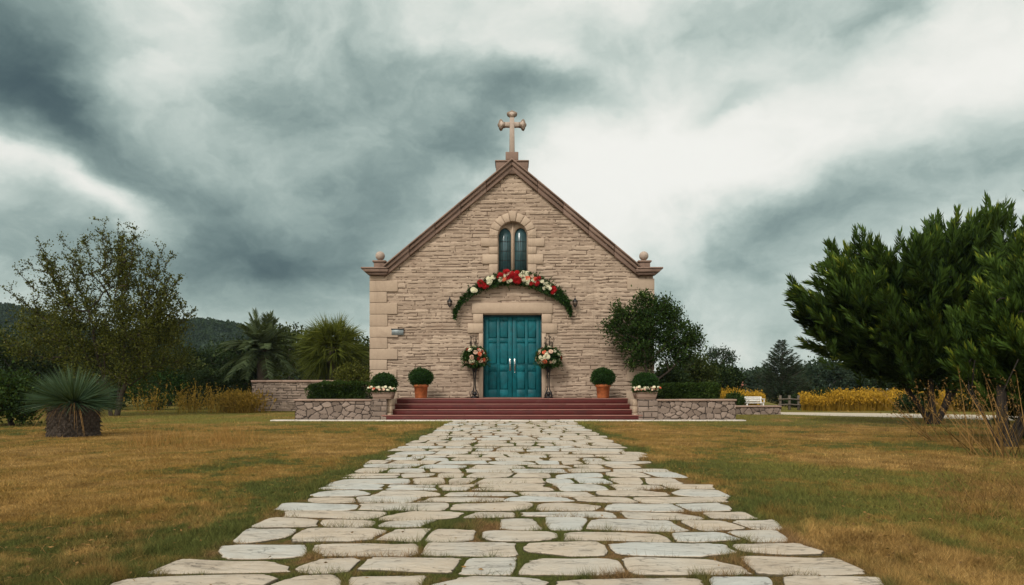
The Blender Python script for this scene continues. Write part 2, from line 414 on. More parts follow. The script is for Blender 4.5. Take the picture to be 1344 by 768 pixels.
blobs = [
 (20, 90, 110, 60, 38, .42), (110, 170, 90, 36, 25, .26), (60, 20, 60, 50, 60, .12),
 (390, 180, 170, 140, 0, .20), (300, 285, 100, 55, 15, .13), (420, 300, 150, 70, 0, .16), (400, 350, 130, 26, 0, .26), (560, 230, 120, 34, -28, .22),
 (590, 100, 150, 90, 0, .09), (760, 140, 60, 26, 15, .22), (1160, 240, 210, 40, -22, .26), (1020, 350, 220, 46, -14, .12), (1250, 300, 140, 60, -20, .05),
 (1130, 25, 60, 22, -45, .22), (960, 60, 120, 40, -15, .18), (40, 330, 140, 50, 0, .16), (300, 400, 200, 34, 0, .12), (1000, 420, 200, 50, 0, .10), (975, 130, 32, 12, -30, .22),
 (50, 228, 70, 17, 20, -.34), (165, 282, 50, 16, 30, -.26), (880, 195, 140, 58, -20, -.24), (225, 60, 50, 60, 0, -.16),
 (1270, 60, 120, 70, -20, -.22), (760, 290, 100, 60, -20, -.22), (540, 50, 36, 20, 0, -.16), (740, 90, 50, 14, 20, -.16), (1150, 350, 90, 16, -20, -.10), (300, 345, 40, 12, 0, -.08),
]
acc = None
for b_ in blobs:
    v = blob(*b_); acc = v if acc is None else M(nt, 'ADD', acc, v)
d1 = N(nt, 'ShaderNodeTexNoise', {'Vector': VM('ADD', deck, offs).outputs[0], 'Scale': 2.1, 'Detail': 8, 'Roughness': .52, 'Distortion': .35}).outputs[0]
stre = N(nt, 'ShaderNodeMapping', {'Vector': deck, 'Rotation': (0, 0, math.radians(35)), 'Scale': (1.1, 3.2, 1)}).outputs[0]
d2 = N(nt, 'ShaderNodeTexNoise', {'Vector': stre, 'Scale': 1.7, 'Detail': 7, 'Roughness': .55, 'Distortion': .5}).outputs[0]
fl = N(nt, 'ShaderNodeTexNoise', {'Vector': VM('ADD', N(nt, 'ShaderNodeMapping', {'Vector': dirv, 'Scale': (1, 1, 1.35)}).outputs[0], N(nt, 'ShaderNodeVectorMath', {0: off, 'Scale': .5}, operation='SCALE').outputs[0]).outputs[0], 'Scale': 3.4, 'Detail': 11, 'Roughness': .60}).outputs[0]
bl_ = N(nt, 'ShaderNodeTexNoise', {'Vector': VM('ADD', N(nt, 'ShaderNodeMapping', {'Vector': dirv, 'Location': (3, 1, 2), 'Scale': (1, 1, 1.5)}).outputs[0], N(nt, 'ShaderNodeVectorMath', {0: off, 'Scale': .35}, operation='SCALE').outputs[0]).outputs[0], 'Scale': 3.0, 'Detail': 6, 'Roughness': .5}).outputs[0]
rid = M(nt, 'ABSOLUTE', M(nt, 'MULTIPLY_ADD', bl_, 2.0, -1.0))
back = SS(nt, spx.outputs[1], .25, -.35)                 # thinner cloud on the sun's side, brightened to light the church front
zen = SS(nt, spx.outputs[2], .55, .9)
val = M(nt, 'ADD', acc, .265)
val = M(nt, 'MULTIPLY_ADD', M(nt, 'SUBTRACT', d1, .5), .22, val)
val = M(nt, 'MULTIPLY_ADD', M(nt, 'SUBTRACT', fl, .5), .80, val)
val = M(nt, 'MULTIPLY_ADD', M(nt, 'SUBTRACT', d2, .5), .10, val)
val = M(nt, 'MULTIPLY_ADD', M(nt, 'SUBTRACT', rid, .18), -.45, val)
val = M(nt, 'MULTIPLY_ADD', back, -.22, val); val = M(nt, 'MULTIPLY_ADD', zen, .10, val)
cr = N(nt, 'ShaderNodeValToRGB', {0: val}); el = cr.color_ramp.elements
cr.color_ramp.interpolation = 'B_SPLINE'
def lin(r, g, b): return tuple(((c / 255 + .055) / 1.055) ** 2.4 for c in (r, g, b)) + (1,)
el[0].position = 0; el[0].color = lin(252, 251, 244)
el[1].position = 1; el[1].color = lin(62, 80, 84)
for p, c in ((.18, (243, 243, 235)), (.36, (212, 222, 214)), (.52, (170, 187, 180)), (.68, (130, 149, 145)), (.84, (92, 112, 111))):
    e = el.new(p); e.color = lin(*c)
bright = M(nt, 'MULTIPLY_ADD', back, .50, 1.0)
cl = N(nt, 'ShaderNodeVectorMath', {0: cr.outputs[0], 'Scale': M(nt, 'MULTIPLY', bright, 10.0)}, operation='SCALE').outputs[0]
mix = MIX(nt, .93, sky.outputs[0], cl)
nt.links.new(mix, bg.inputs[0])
w.cycles.sampling_method = 'MANUAL'; w.cycles.sample_map_resolution = 512
S.view_settings.view_transform = 'Standard'; S.view_settings.look = 'None'; S.view_settings.exposure = 0; S.view_settings.gamma = 1
S.cycles.max_bounces = 6; S.cycles.transparent_max_bounces = 6; S.cycles.diffuse_bounces = 3; S.cycles.glossy_bounces = 2

# ------------------------------------------------------------------ ground
gx = np.concatenate([np.linspace(-640, -30, 12), np.linspace(-25, 25, 51), np.linspace(30, 640, 12)])
gy = np.concatenate([np.linspace(-200, -25, 8), np.linspace(-20, 60, 81), np.linspace(70, 640, 12)])
GX, GY = np.meshgrid(gx, gy)
mb = MB(); nx = len(gx); ny = len(gy)
i = np.arange(ny - 1)[:, None] * nx + np.arange(nx - 1)[None]
mb.add(np.stack([GX, GY, np.zeros_like(GX)], -1).reshape(-1, 3), np.stack([i, i + 1, i + nx + 1, i + nx], -1).reshape(-1, 4))
tag(mb.build('ground', MAT['soil_lawn']), kind='structure')

# gravel drive on the right, curving away beyond the lawn
cl_pts = [(9.3, 25.0), (12.8, 22.9), (15.2, 20.7), (19, 18.0), (25, 15.5), (34, 13), (45, 11)]
wid = [2.8, 4.0, 4.2, 4.0, 4, 4, 4]
mb = MB(); Vv = []
cc = np.array(cl_pts); tt = nrm(np.gradient(cc, axis=0)); nn_ = np.stack([-tt[:, 1], tt[:, 0]], -1)
ts = np.linspace(0, len(cc) - 1, 60)
ci = lambda a: np.interp(ts, np.arange(len(cc)), a)
cx, cy, nx_, ny_, ww = ci(cc[:, 0]), ci(cc[:, 1]), ci(nn_[:, 0]), ci(nn_[:, 1]), ci(np.array(wid))
e1 = .5 + .05 * (fbm(ts * 2, ts * 0, 3, 3) - .5) * 4; e2 = .5 + .05 * (fbm(ts * 2, ts * 0, 3, 9) - .5) * 4
V = np.stack([np.stack([cx + nx_ * ww * e1, cy + ny_ * ww * e1, np.full(60, .006)], -1), np.stack([cx - nx_ * ww * e2, cy - ny_ * ww * e2, np.full(60, .006)], -1)], 1).reshape(-1, 3)
i = np.arange(59)[:, None] * 2
mb.add(V, (i + np.array([0, 1, 3, 2])[None]))
tag(mb.build('gravel_road', MAT['gravel']), kind='structure')

# pale paving strip at the foot of the steps and walls
mb = MB(); r = R(5)
x = -6.6
while x < 6.4:
    l = r.uniform(.7, 1.1); box(mb, x, min(x + l, 6.4) - .012, 18.62, 18.97, -.05, .026 + r.uniform(-.003, .003), .006, r.uniform(.3, .8)); x += l
tag(mb.build('paving_strip', MAT['concrete']), kind='structure')

# ------------------------------------------------------------------ flagstone path
r = R(21)
PX0, PX1 = -1.62, 1.66
stones = []
y = -1.2; k = 0
ys = [y]
while y < 18.6:
    fy_ = min(max((y - 4.5) / 8, 0), 1); d = r.uniform(.25 + .20 * fy_, .36 + .38 * fy_)
    if 18.6 - y - d < .3: d = 18.6 - y
    y += d; ys.append(y)
def rowcurve(k, x):
    amp = .11 if ys[k] < 16 else .04
    if k in (0, len(ys) - 1): amp = .01
    return ys[k] + amp * 2 * (fbm(np.asarray(x) * 1.1, np.full_like(np.asarray(x, float), k * 3.7), 2, 4) - .5)
for k in range(len(ys) - 1):
    yc = (ys[k] + ys[k + 1]) / 2; dep = ys[k + 1] - ys[k]
    far = sstep(8, 15, yc)
    x0 = PX0 + r.uniform(-.13, .10) * (1 - .6 * far); xe = PX1 + r.uniform(-.10, .14) * (1 - .6 * far)
    js = [x0]
    while True:
        wd = r.uniform(.26, .70) if far < .5 else r.uniform(.32, .60)
        if xe - js[-1] - wd < .28: js.append(xe); break
        js.append(js[-1] + wd)
    sl_ = [r.uniform(-.09, .09) for _ in js]
    for a in range(len(js) - 1):
        parts = [(0, 1)]
        if dep > .36 and r.rand() < .25: s_ = r.uniform(.4, .6); parts = [(0, s_), (s_, 1)]
        for (f0, f1) in parts:
            gap = (r.uniform(.012, .032) if r.rand() < .78 else r.uniform(.04, .075)) * (1 + .3 * far)
            gx0 = r.uniform(.004, .024); gx1 = r.uniform(.004, .024)
            if far < .5 and r.rand() < .012: continue
            nn2 = 15
            def edge_pt(u, v):
                f = f0 + (f1 - f0) * v
                xl = js[a] + sl_[a] * (f - .5) + gx0; xr = js[a + 1] + sl_[a + 1] * (f - .5) - gx1
                xx = xl + (xr - xl) * u
                ya = rowcurve(k, xx) + gap * .5; yb = rowcurve(k + 1, xx) - gap * .5
                return xx, ya + (yb - ya) * f
            # rounded-square parameter loop
            th = np.linspace(0, 2 * math.pi, 64, endpoint=False)
            p = r.uniform(3.4, 8.5)
            ru = np.sign(np.cos(th)) * np.abs(np.cos(th)) ** (2 / p); rv = np.sign(np.sin(th)) * np.abs(np.sin(th)) ** (2 / p)
            sk = r.uniform(-.10, .10)
            rv2 = np.clip(rv * (1 + sk * ru), -1, 1)
            xx, yy = edge_pt(.5 + .5 * ru, .5 + .5 * rv2)
            cxn, cyn = xx.mean(), yy.mean()
            if r.rand() < .75:
                ca_ = r.uniform(0, 6.28); ct_ = r.uniform(.74, .98); dx_ = (xx - cxn) / max(np.ptp(xx) / 2, .01); dy_ = (yy - cyn) / max(np.ptp(yy) / 2, .01); pr_ = dx_ * math.cos(ca_) + dy_ * math.sin(ca_); fct = np.where(pr_ > ct_, ct_ / np.maximum(pr_, .01), 1); xx = cxn + (xx - cxn) * fct; yy = cyn + (yy - cyn) * fct
            wob = 1 + .11 * (fbm(np.cos(th) * 2.6 + 50, np.sin(th) * 2.6 + 50, 4, len(stones) % 97) - .50) * 2
            xx = cxn + (xx - cxn) * (1 + (wob - 1) * 1.2); yy = cyn + (yy - cyn) * wob
            yy = yy + .014 * (fbm(xx * 5, yy * 2 + 30, 3, 12) - .5); xx = xx + .010 * (fbm(xx * 2, yy * 12, 2, 15) - .5)
            stones.append((xx, yy))
mb = MB(); RES = .0125
mask = np.zeros((int(3.9 / RES), int(20.4 / RES)), bool)       # x, y raster of the stones, for the grass
for si, (xx, yy) in enumerate(stones):
    n = len(xx); c = np.array([xx.mean(), yy.mean()]); o = np.stack([xx, yy], -1) - c
    hgt = r.uniform(.006, .013); tilt = r.uniform(-.012, .012, 2); tone = r.uniform(.05, .95)
    if r.rand() < .25: tone = r.uniform(-.0, .2)
    rings = [(1.0, -.03), (1.0, hgt * .25), (.985, hgt * .7), (.955, hgt * .92), (.89, hgt), (.6, hgt), (.3, hgt)]
    Vs = []
    for q, (sc, z) in enumerate(rings):
        pp = c + o * sc
        zz = np.full(n, z)
        if q >= 2: zz = zz + .010 * (fbm(pp[:, 0] * 6, pp[:, 1] * 14, 4, si % 50) - .5) * min(1, (q - 1) / 3) + (pp - c) @ tilt
        Vs.append(np.stack([pp[:, 0], pp[:, 1], zz], -1))
    Vs.append(np.array([[c[0], c[1], hgt + .002]]))
    V = np.concatenate(Vs); base = mb.n; m = len(rings); tv = np.full(len(V), tone); tv[:2 * n] -= 2.5; tv[2 * n:3 * n] -= 1.2 * fbm(V[2 * n:3 * n, 0] * 9, V[2 * n:3 * n, 1] * 9, 3, 4)
    i = np.arange(m - 1)[:, None] * n; j = np.arange(n)[None]; kk = (j + 1) % n
    mb.add(V, np.stack([i + j, i + kk, i + n + kk, i + n + j], -1).reshape(-1, 4), tv)
    jj = np.arange(n); mb.f.append(np.stack([base + (m - 1) * n + jj, base + (m - 1) * n + (jj + 1) % n, np.full(n, base + m * n)], -1))
    ix0, ix1 = int((xx.min() + 1.95) / RES), int((xx.max() + 1.95) / RES) + 1
    iy0, iy1 = int((yy.min() + 1.3) / RES), int((yy.max() + 1.3) / RES) + 1
    gxx = (np.arange(ix0, ix1) + .5) * RES - 1.95; gyy = (np.arange(iy0, iy1) + .5) * RES - 1.3
    A, B = np.meshgrid(gxx, gyy, indexing='ij'); ins = np.zeros(A.shape, bool)
    x2, y2 = np.roll(xx, -1), np.roll(yy, -1)
    for q in range(n):
        cond = (yy[q] > B) != (y2[q] > B)
        ins ^= cond & (A < (x2[q] - xx[q]) * (B - yy[q]) / (y2[q] - yy[q] + 1e-12) + xx[q])
    mask[ix0:ix1, iy0:iy1] |= ins[:mask.shape[0] - ix0, :mask.shape[1] - iy0]
tag(mb.build('stone_path', MAT['flag'], smooth=True), kind='structure')

def on_stone(x, y):
    ix = ((x + 1.95) / RES).astype(int); iy = ((y + 1.3) / RES).astype(int)
    ok = (ix >= 0) & (iy >= 0) & (ix < mask.shape[0]) & (iy < mask.shape[1])
    res = np.zeros(len(x), bool); res[ok] = mask[ix[ok], iy[ok]]
    return res
def road_dist(x, y):
    return np.abs(y - np.interp(x, cc[:, 0], cc[:, 1])) - np.interp(x, cc[:, 0], wid) * .5

# ------------------------------------------------------------------ grass
def greenness(x, y):          # rough twin of the shader's green mask: taller blades where greener
    ax = np.abs(x); wd = .55 + .7 * sstep(9, 3, y)
    return np.clip(sstep(1.25, .15, (ax - 1.55) / wd) + .5 * sstep(1.8, 3, x) * sstep(11.5, 7.5, y), 0, 1)
r = R(33)
def scatter(n, py0, py1, pxa, pxb):
    py = r.uniform(py0, py1, n); D = GD(py); px = r.uniform(pxa, pxb, n)
    return X(px, D), D
xs, ysd = [], []
for n, a, b, c, d in ((620000, 549.5, 800, -40, 1384), (40000, 549, 800, -500, 0), (40000, 549, 800, 1344, 1850), (60000, 533, 551, -100, 1450)):
    x_, y_ = scatter(n, a, b, c, d); xs.append(x_); ysd.append(y_)
x_ = np.concatenate(xs); y_ = np.concatenate(ysd)
keep = ~on_stone(x_, y_) & ~((np.abs(x_) < 6.4) & (y_ > 18.6)) & ~((x_ > 8.6) & (road_dist(x_, y_) < 0))
inpath = (x_ > PX0 - .02) & (x_ < PX1 + .02)
keep &= ~(inpath & (fbm(x_ * 2.2, y_ * 2.2, 3, 5) < .40) & (r.rand(len(x_)) < .8))
x_, y_ = x_[keep], y_[keep]; n = len(x_)
gq = greenness(x_, y_); nz = fbm(x_ * 1.3, y_ * 1.3, 4, 2); tuft = fbm(x_ * 5, y_ * 5, 3, 8)
hgt = .016 + .022 * nz + .030 * gq * tuft + .040 * sstep(.56, .78, tuft)
inp = (x_ > PX0) & (x_ < PX1); hgt = np.where(inp, .016 + .050 * sstep(.42, .70, tuft), hgt) * r.uniform(.6, 1.4, n)
hgt += .035 * sstep(.60, .74, fbm(x_ * 3.1, y_ * 3.1, 4, 31)) * gq + .020 * sstep(.66, .8, fbm(x_ * 6, y_ * 6, 3, 41)); hgt *= np.clip(y_ / 14, .85, 1.2)
dr = np.stack([r.normal(0, .75, n), r.normal(0, .75, n), np.ones(n) * 1.0], -1); dr = nrm(dr)
wdt = np.clip(.0017 * y_ / 3.2, .0017, .008) * r.uniform(.7, 1.4, n)
s = nrm(np.cross(dr, r.normal(size=(n, 3)))); P0 = np.stack([x_, y_, np.full(n, -.002)], -1)
V = np.stack([P0 - s * wdt[:, None] / 2, P0 + s * wdt[:, None] / 2, P0 + dr * hgt[:, None]], 1).reshape(-1, 3)
mb = MB(); mb.add(V, np.arange(3 * n).reshape(-1, 3), np.repeat(np.clip(r.normal(.45, .28, n) + .5 * (fbm(x_ * 4, y_ * 4, 3, 51) - .5), 0, 1), 3))
tag(mb.build('grass', MAT['blades']), 'short patchy brown and green lawn grass on both sides of the path', 'grass', kind='stuff')

xl, yl = scatter(2600, 556, 800, -40, 1384); kk_ = (np.abs(xl) > 1.72) | (r.rand(len(xl)) < .05); xl, yl = xl[kk_], yl[kk_]; n = len(xl)
mb = MB(); h0 = np.where(np.abs(xl) > 1.72, r.uniform(.012, .035, n), .016)
leaves(mb, np.stack([xl, yl, h0], -1), np.stack([r.normal(size=n), r.normal(size=n), r.normal(0, .12, n)], -1), r.uniform(.010, .034, n), r.uniform(.006, .015, n), r, r.uniform(0, .7, n))
tag(mb.build('fallen_leaves', MAT['straw']), 'small dry leaves scattered on the lawn', 'leaves', kind='stuff')
xl, yl = scatter(2600, 556, 800, -40, 1384); kk_ = np.abs(xl) > 1.75; xl, yl = xl[kk_], yl[kk_]; n = len(xl); mb = MB()
ribbons(mb, np.stack([xl, yl, np.full(n, .0)], -1), np.stack([r.normal(0, 1, n), r.normal(0, 1, n), r.uniform(.3, 1.1, n)], -1), r.uniform(.06, .17, n), .0026, r.uniform(.3, .8, n), r, r.uniform(.4, 1, n), 3)
tag(mb.build('straw_blades', MAT['straw']), 'long dry straw blades lying over the lawn', 'grass', kind='stuff')

# ------------------------------------------------------------------ relief walls
def relief(x0, x1, z0, z1, y, cell, kind, seed, keepf=None, course=(.09, .19), slen=(.32, .95), depth=.028, jw=.022, rough=False):
    rr = R(seed)
    nx = int((x1 - x0) / cell) + 1; nz = int((z1 - z0) / cell) + 1
    xg = np.linspace(x0, x1, nx); zg = np.linspace(z0, z1, nz); XX, ZZ = np.meshgrid(xg, zg)
    if kind == 'course':
        zb = [z0 - .02]
        while zb[-1] < z1 + .1: zb.append(zb[-1] + rr.uniform(*course))
        zb = np.array(zb)
        zw = ZZ + .042 * (fbm(XX * .9, ZZ * .7 + 5, 3, seed) - .5) * 2 + .014 * (fbm(XX * 7, ZZ * 7, 2, seed + 3) - .5) * 2
        ci_ = np.clip(np.searchsorted(zb, zw) - 1, 0, len(zb) - 2)
        dbed = np.minimum(zw - zb[ci_], zb[ci_ + 1] - zw); dlow = zw - zb[ci_]
        dh = np.full(XX.shape, 9.0); sid = np.zeros(XX.shape)
        for c in range(len(zb) - 1):
            mk = ci_ == c
            if not mk.any(): continue
            jx = [x0 - rr.uniform(0, .8)]
            while jx[-1] < x1 + 1: jx.append(jx[-1] + rr.uniform(*slen))
            jx = np.array(jx); xv = XX[mk] + .02 * (vnoise(XX[mk] * 3, ZZ[mk] * 14, seed) - .5)
            q = np.clip(np.searchsorted(jx, xv) - 1, 0, len(jx) - 2)
            dh[mk] = np.minimum(xv - jx[q], jx[q + 1] - xv); sid[mk] = c * 57 + q
        d = np.minimum(dbed * (.7 + .9 * vnoise(XX * 2, ZZ * 5, seed + 9)), dh * (1.2 if not rough else 1.6))
    else:
        npt = int((x1 - x0) * (z1 - z0) / (.16 * .11)) ; 
        pts = np.stack([rr.uniform(x0 - .1, x1 + .1, npt * 4), rr.uniform(z0 - .1, z1 + .1, npt * 4)], -1)
        sel = [pts[0]]
        for p in pts[1:]:
            q = np.array(sel) - p; q[:, 0] *= .72
            if (q ** 2).sum(1).min() > .105 ** 2: sel.append(p)
        sel = np.array(sel)
        wx = XX + .10 * (fbm(XX * 5, ZZ * 5, 3, seed) - .5); wz = ZZ + .10 * (fbm(XX * 5 + 9, ZZ * 5, 3, seed) - .5)
        dd = np.sqrt(((wx[..., None] - sel[:, 0]) * .72) ** 2 + (wz[..., None] - sel[:, 1]) ** 2)
        so_ = np.sort(dd, -1); d = (so_[..., 1] - so_[..., 0]) * .7; sid = dd.argmin(-1).astype(float)
    h1 = _tab[(sid.astype(int) * 7) % 256, (sid.astype(int) // 11 + seed) % 256]
    if rough: d = d + .020 * (fbm(XX * 5, ZZ * 22, 3, seed + 6) - .45)
    body = sstep(0, jw, d)
    h = body * (depth * (.45 + .55 * h1)) + body * .35 * depth * (fbm(XX * 9, ZZ * 16, 4, seed + 1) * 2 - 1)
    if rough: h = h + .012 * body * (fbm(XX * 4, ZZ * 26, 3, seed + 2) * 2 - 1); h1 = .06 + .88 * h1
    tone = np.where(d < jw * .38, -1.0, h1 * .85 + .1)
    V = np.stack([XX, y - h, ZZ], -1).reshape(-1, 3)
    i = (np.arange(nz - 1)[:, None] * nx + np.arange(nx - 1)[None]).reshape(-1)
    if keepf is not None:
        cx_ = (XX[:-1, :-1] + XX[1:, 1:]).reshape(-1) / 2; cz_ = (ZZ[:-1, :-1] + ZZ[1:, 1:]).reshape(-1) / 2
        i = i[keepf(cx_, cz_)]
    return V, np.stack([i, i + 1, i + nx + 1, i + nx], -1), tone.reshape(-1)

# ------------------------------------------------------------------ church
WY = 21.4; HW = 4.42; APEX = 7.90; EAVE = APEX - .834 * HW
def wx(px): return (px - 672) * WY / F
def wz(py): return Z(py, WY)
DX0, DX1 = wx(634), wx(711); DZ0, DZ1 = .602, wz(413)
WC = wx(673); WR = .47; WZ0 = wz(364); WZS = wz(291) - WR          # window: centre x, radius, sill, springing
church = empty('church', (0, WY, 0), 'small tan stone church with steep gable, stone cross on its top and teal double door', 'church')
def cb(mb, name, mat, parent=church, smooth=False):
    o = mb.build(name, MAT[mat], parent, smooth)
    q = Vector((0, 0, 0)); p = parent
    while p is not None: q += p.location; p = p.parent
    o.data.transform(Matrix.Translation(-q)); return o
def keepf(cx_, cz_):
    gab = cz_ < np.maximum(EAVE + (APEX - EAVE) * (1 - np.abs(cx_) / HW) - .02, wz(363) + .01)
    door = (cx_ > DX0 - .06) & (cx_ < DX1 + .06) & (cz_ > 0) & (cz_ < DZ1 + .05)
    win = (np.abs(cx_ - WC) < WR + .05) & (cz_ > WZ0 - .03) & (cz_ < WZS) | ((cx_ - WC) ** 2 + (np.maximum(cz_, WZS) - WZS) ** 2 < (WR + .05) ** 2) & (cz_ >= WZS)
    return gab & ~door & ~win
mb = MB()
V, Fc, T = relief(-HW, HW, 0, APEX, WY, .02, 'course', 11, keepf, (.075, .155), (.35, 1.3), .031, .021, True)
mb.add(V, Fc, T)
# side and back walls with their thickness (front face of each tucked behind the relief face)
box(mb, -HW, -HW + .4, WY + .05, WY + 14, 0, EAVE); box(mb, HW - .4, HW, WY + .05, WY + 14, 0, EAVE)
prism(mb, [(-HW, 0), (HW, 0), (HW, EAVE), (0, APEX - .02), (-HW, EAVE)], WY + 13.6, WY + 14.0)
cb(mb, 'wall', 'wall')
# returns inside door and window openings
mb = MB()
for xa, xb in ((DX0 - .055, DX0), (DX1, DX1 + .055)): box(mb, xa, xb, WY - .01, WY + .42, DZ0, DZ1 + .05)
box(mb, DX0, DX1, WY - .01, WY + .42, DZ1, DZ1 + .05)
cb(mb, 'door_reveal', 'dressed')
mb = MB(); a = np.linspace(0, math.pi, 25)
pi_ = [(WC + WR, WZ0)] + [(WC + WR * math.cos(t), WZS + WR * math.sin(t)) for t in a] + [(WC - WR, WZ0)]
po_ = [(WC + WR + .07, WZ0)] + [(WC + (WR + .07) * math.cos(t), WZS + (WR + .07) * math.sin(t)) for t in a] + [(WC - WR - .07, WZ0)]
for q in range(len(pi_) - 1):
    prism(mb, [pi_[q], po_[q], po_[q + 1], pi_[q + 1]], WY - .012, WY + .30)
box(mb, WC - WR - .07, WC + WR + .07, WY - .07, WY + .3, WZ0 - .14, WZ0, .012)
cb(mb, 'window_reveal', 'dressed')
# roof
th = math.atan2(APEX - EAVE, HW)
for sgn in (-1, 1):
    mb = MB(); n_ = Vector((sgn * math.sin(th), 0, math.cos(th)))
    pts = [(sgn * (HW + .04), EAVE - .04 * math.tan(th)), (0, APEX), (0, APEX + .16), (sgn * (HW + .04), EAVE - .04 * math.tan(th) + .16)]
    prism(mb, pts, WY + .30, WY + 14.3); cb(mb, 'roof', 'rooftile')
# gable coping: two stepped mouldings on each slope
def slope_pt(s_, x, off): return (s_ * x, EAVE + (APEX - EAVE) * (1 - x / HW) + off / math.cos(th))
for sgn in (-1, 1):
    mb = MB(); rr = R(40 + sgn)
    for (o0, o1, yy, b) in ((-.16, -.04, WY - .13, .012), (-.04, .06, WY - .20, .02), (.06, .11, WY - .27, .02)):
        xs_ = np.linspace(0, 3.99, 6)
        for q in range(5):
            xa, xb = xs_[q] + (.003 if q else 0), xs_[q + 1] - .003
            prism(mb, [slope_pt(sgn, xa, o0), slope_pt(sgn, xb, o0), slope_pt(sgn, xb, o1), slope_pt(sgn, xa, o1)], yy, WY + .34, b, rr.uniform(.2, .8))
    cb(mb, 'coping', 'coping')
    # kneeler at the foot of the slope
    mb = MB(); kx0, kx1 = 3.86, 4.60
    kz = wz(363) ; 
    prism(mb, [(sgn * (kx0 + .06), kz + .02), (sgn * (kx1 - .16), kz + .02), (sgn * (kx1 - .07), kz + .10), (sgn * (kx0 + .02), kz + .10)], WY - .20, WY + .5, .015, .3)
    prism(mb, [(sgn * kx0, kz + .103), (sgn * (kx1 - .03), kz + .103), (sgn * (kx1 + .06), kz + .20), (sgn * kx0, kz + .20)], WY - .26, WY + .5, .015, .5)
    prism(mb, [(sgn * (kx0 + .02), kz + .203), (sgn * (kx1 + .08), kz + .203), (sgn * (kx1 + .08), kz + .25), (sgn * (kx0 + .02), kz + .25)], WY - .29, WY + .5, .01, .7)
    cb(mb, 'kneeler', 'coping')
    fx = sgn * wx(672 + 173)
    mb = MB(); z0 = kz + .252
    box(mb, fx - .17, fx + .17, WY - .16, WY + .18, z0, z0 + .17, .015, .5); box(mb, fx - .21, fx + .21, WY - .20, WY + .22, z0 + .172, z0 + .225, .015, .7)
    fin = cb(mb, 'finial', 'coping')
    mb = MB(); zc = z0 + .225
    aa = np.linspace(-math.pi / 2, math.pi / 2, 15)
    lathe(mb, [(.07, 0), (.05, .03)] + [(.145 * max(math.cos(t), .0), .165 + .145 * math.sin(t)) for t in aa[2:]], (fx, WY, zc), 24)
    o = mb.build('ball', MAT['finial'], fin, True); o.data.transform(Matrix.Translation((0, -WY, 0)))
# apex block, plinth and cross
mb = MB()
azt = wz(212)
box(mb, -.50, .50, WY - .12, WY + .5, azt - .42, azt - .05, .012, .3); box(mb, -.53, .53, WY - .15, WY + .53, azt - .048, azt + .0, .012, .5)
cb(mb, 'apex_block', 'coping')
mb = MB(); box(mb, -.20, .20, WY - .13, WY + .27, azt + .002, wz(201), .02, .6); pl = cb(mb, 'cross_plinth', 'coping')
mb = MB(); cyc = WY + .06; zt = wz(145); zb_ = wz(201) + .001; za = wz(163)
prism(mb, [(-.085, zb_), (.085, zb_), (.07, zt - .20), (-.07, zt - .20)], cyc - .07, cyc + .07, .02)
prism(mb, [(.072, za - .075), (.28, za - .065), (.28, za + .065), (.072, za + .075)], cyc - .065, cyc + .065, .02)
prism(mb, [(-.072, za - .075), (-.28, za - .065), (-.28, za + .065), (-.072, za + .075)], cyc - .065, cyc + .065, .02)
def flare(c, ang):
    pts = [(-.03, -.068), (.03, -.075), (.075, -.15), (.13, -.165), (.165, -.11), (.185, -.045), (.215, 0), (.185, .045), (.165, .11), (.13, .165), (.075, .15), (.03, .075), (-.03, .068)]
    ca, sa = math.cos(ang), math.sin(ang)
    out = [(c[0] + p * ca - q * sa, c[1] + p * sa + q * ca) for p, q in pts]
    prism(mb, out, cyc - .085, cyc + .085, .030, -.6)
    s2 = [(.075 + (p - .075) * .55, q * .55) for p, q in pts]
    out = [(c[0] + p * ca - q * sa, c[1] + p * sa + q * ca) for p, q in s2]
    prism(mb, out, cyc - .105, cyc + .105, .02, .95)
flare((.24, za), 0); flare((-.24, za), math.pi); flare((0, zt - .20), math.pi / 2)
cb(mb, 'cross', 'finial')
# quoins
rr = R(3)
for sgn in (-1, 1):
    z = .06; k = 0; hs = .352
    while z < kz - .1:
        h = min(hs + rr.uniform(-.03, .03), kz - z + .015); wq = (.86 if k % 2 else .54) + rr.uniform(-.03, .03)
        mb = MB(); xo = HW + .035
        xa, xb = sorted((sgn * xo, sgn * (xo - wq)))
        box(mb, xa, xb, WY - .055 - rr.uniform(0, .008), WY + (.5 if k % 2 == 0 else .8), z + .004, z + h - .004, .014, rr.uniform(.3, .9))
        cb(mb, 'quoin', 'dressed'); z += h; k += 1
# door surround
mb = MB()
prism(mb, [(wx(619), wz(411.8)), (wx(725.5), wz(411.8)), (wx(725), wz(398)), (wx(620), wz(398))], WY - .075, WY + .1, .014, .6)
cb(mb, 'lintel', 'dressed')
for sgn in (-1, 1):
    xd = DX0 if sgn < 0 else DX1
    for (pa, pb, wq) in ((412.2, 424.3, .31), (424.6, 437.5, .48), (437.8, 463, .13), (463.3, 480, .30), (480.3, 522.5, .13)):
        mb = MB(); xa, xb = sorted((xd, xd + sgn * wq))
        box(mb, xa, xb, WY - .062 - rr.uniform(0, .006), WY + .1, wz(pb), wz(pa), .012, rr.uniform(.4, .8)); cb(mb, 'jamb_stone', 'dressed')
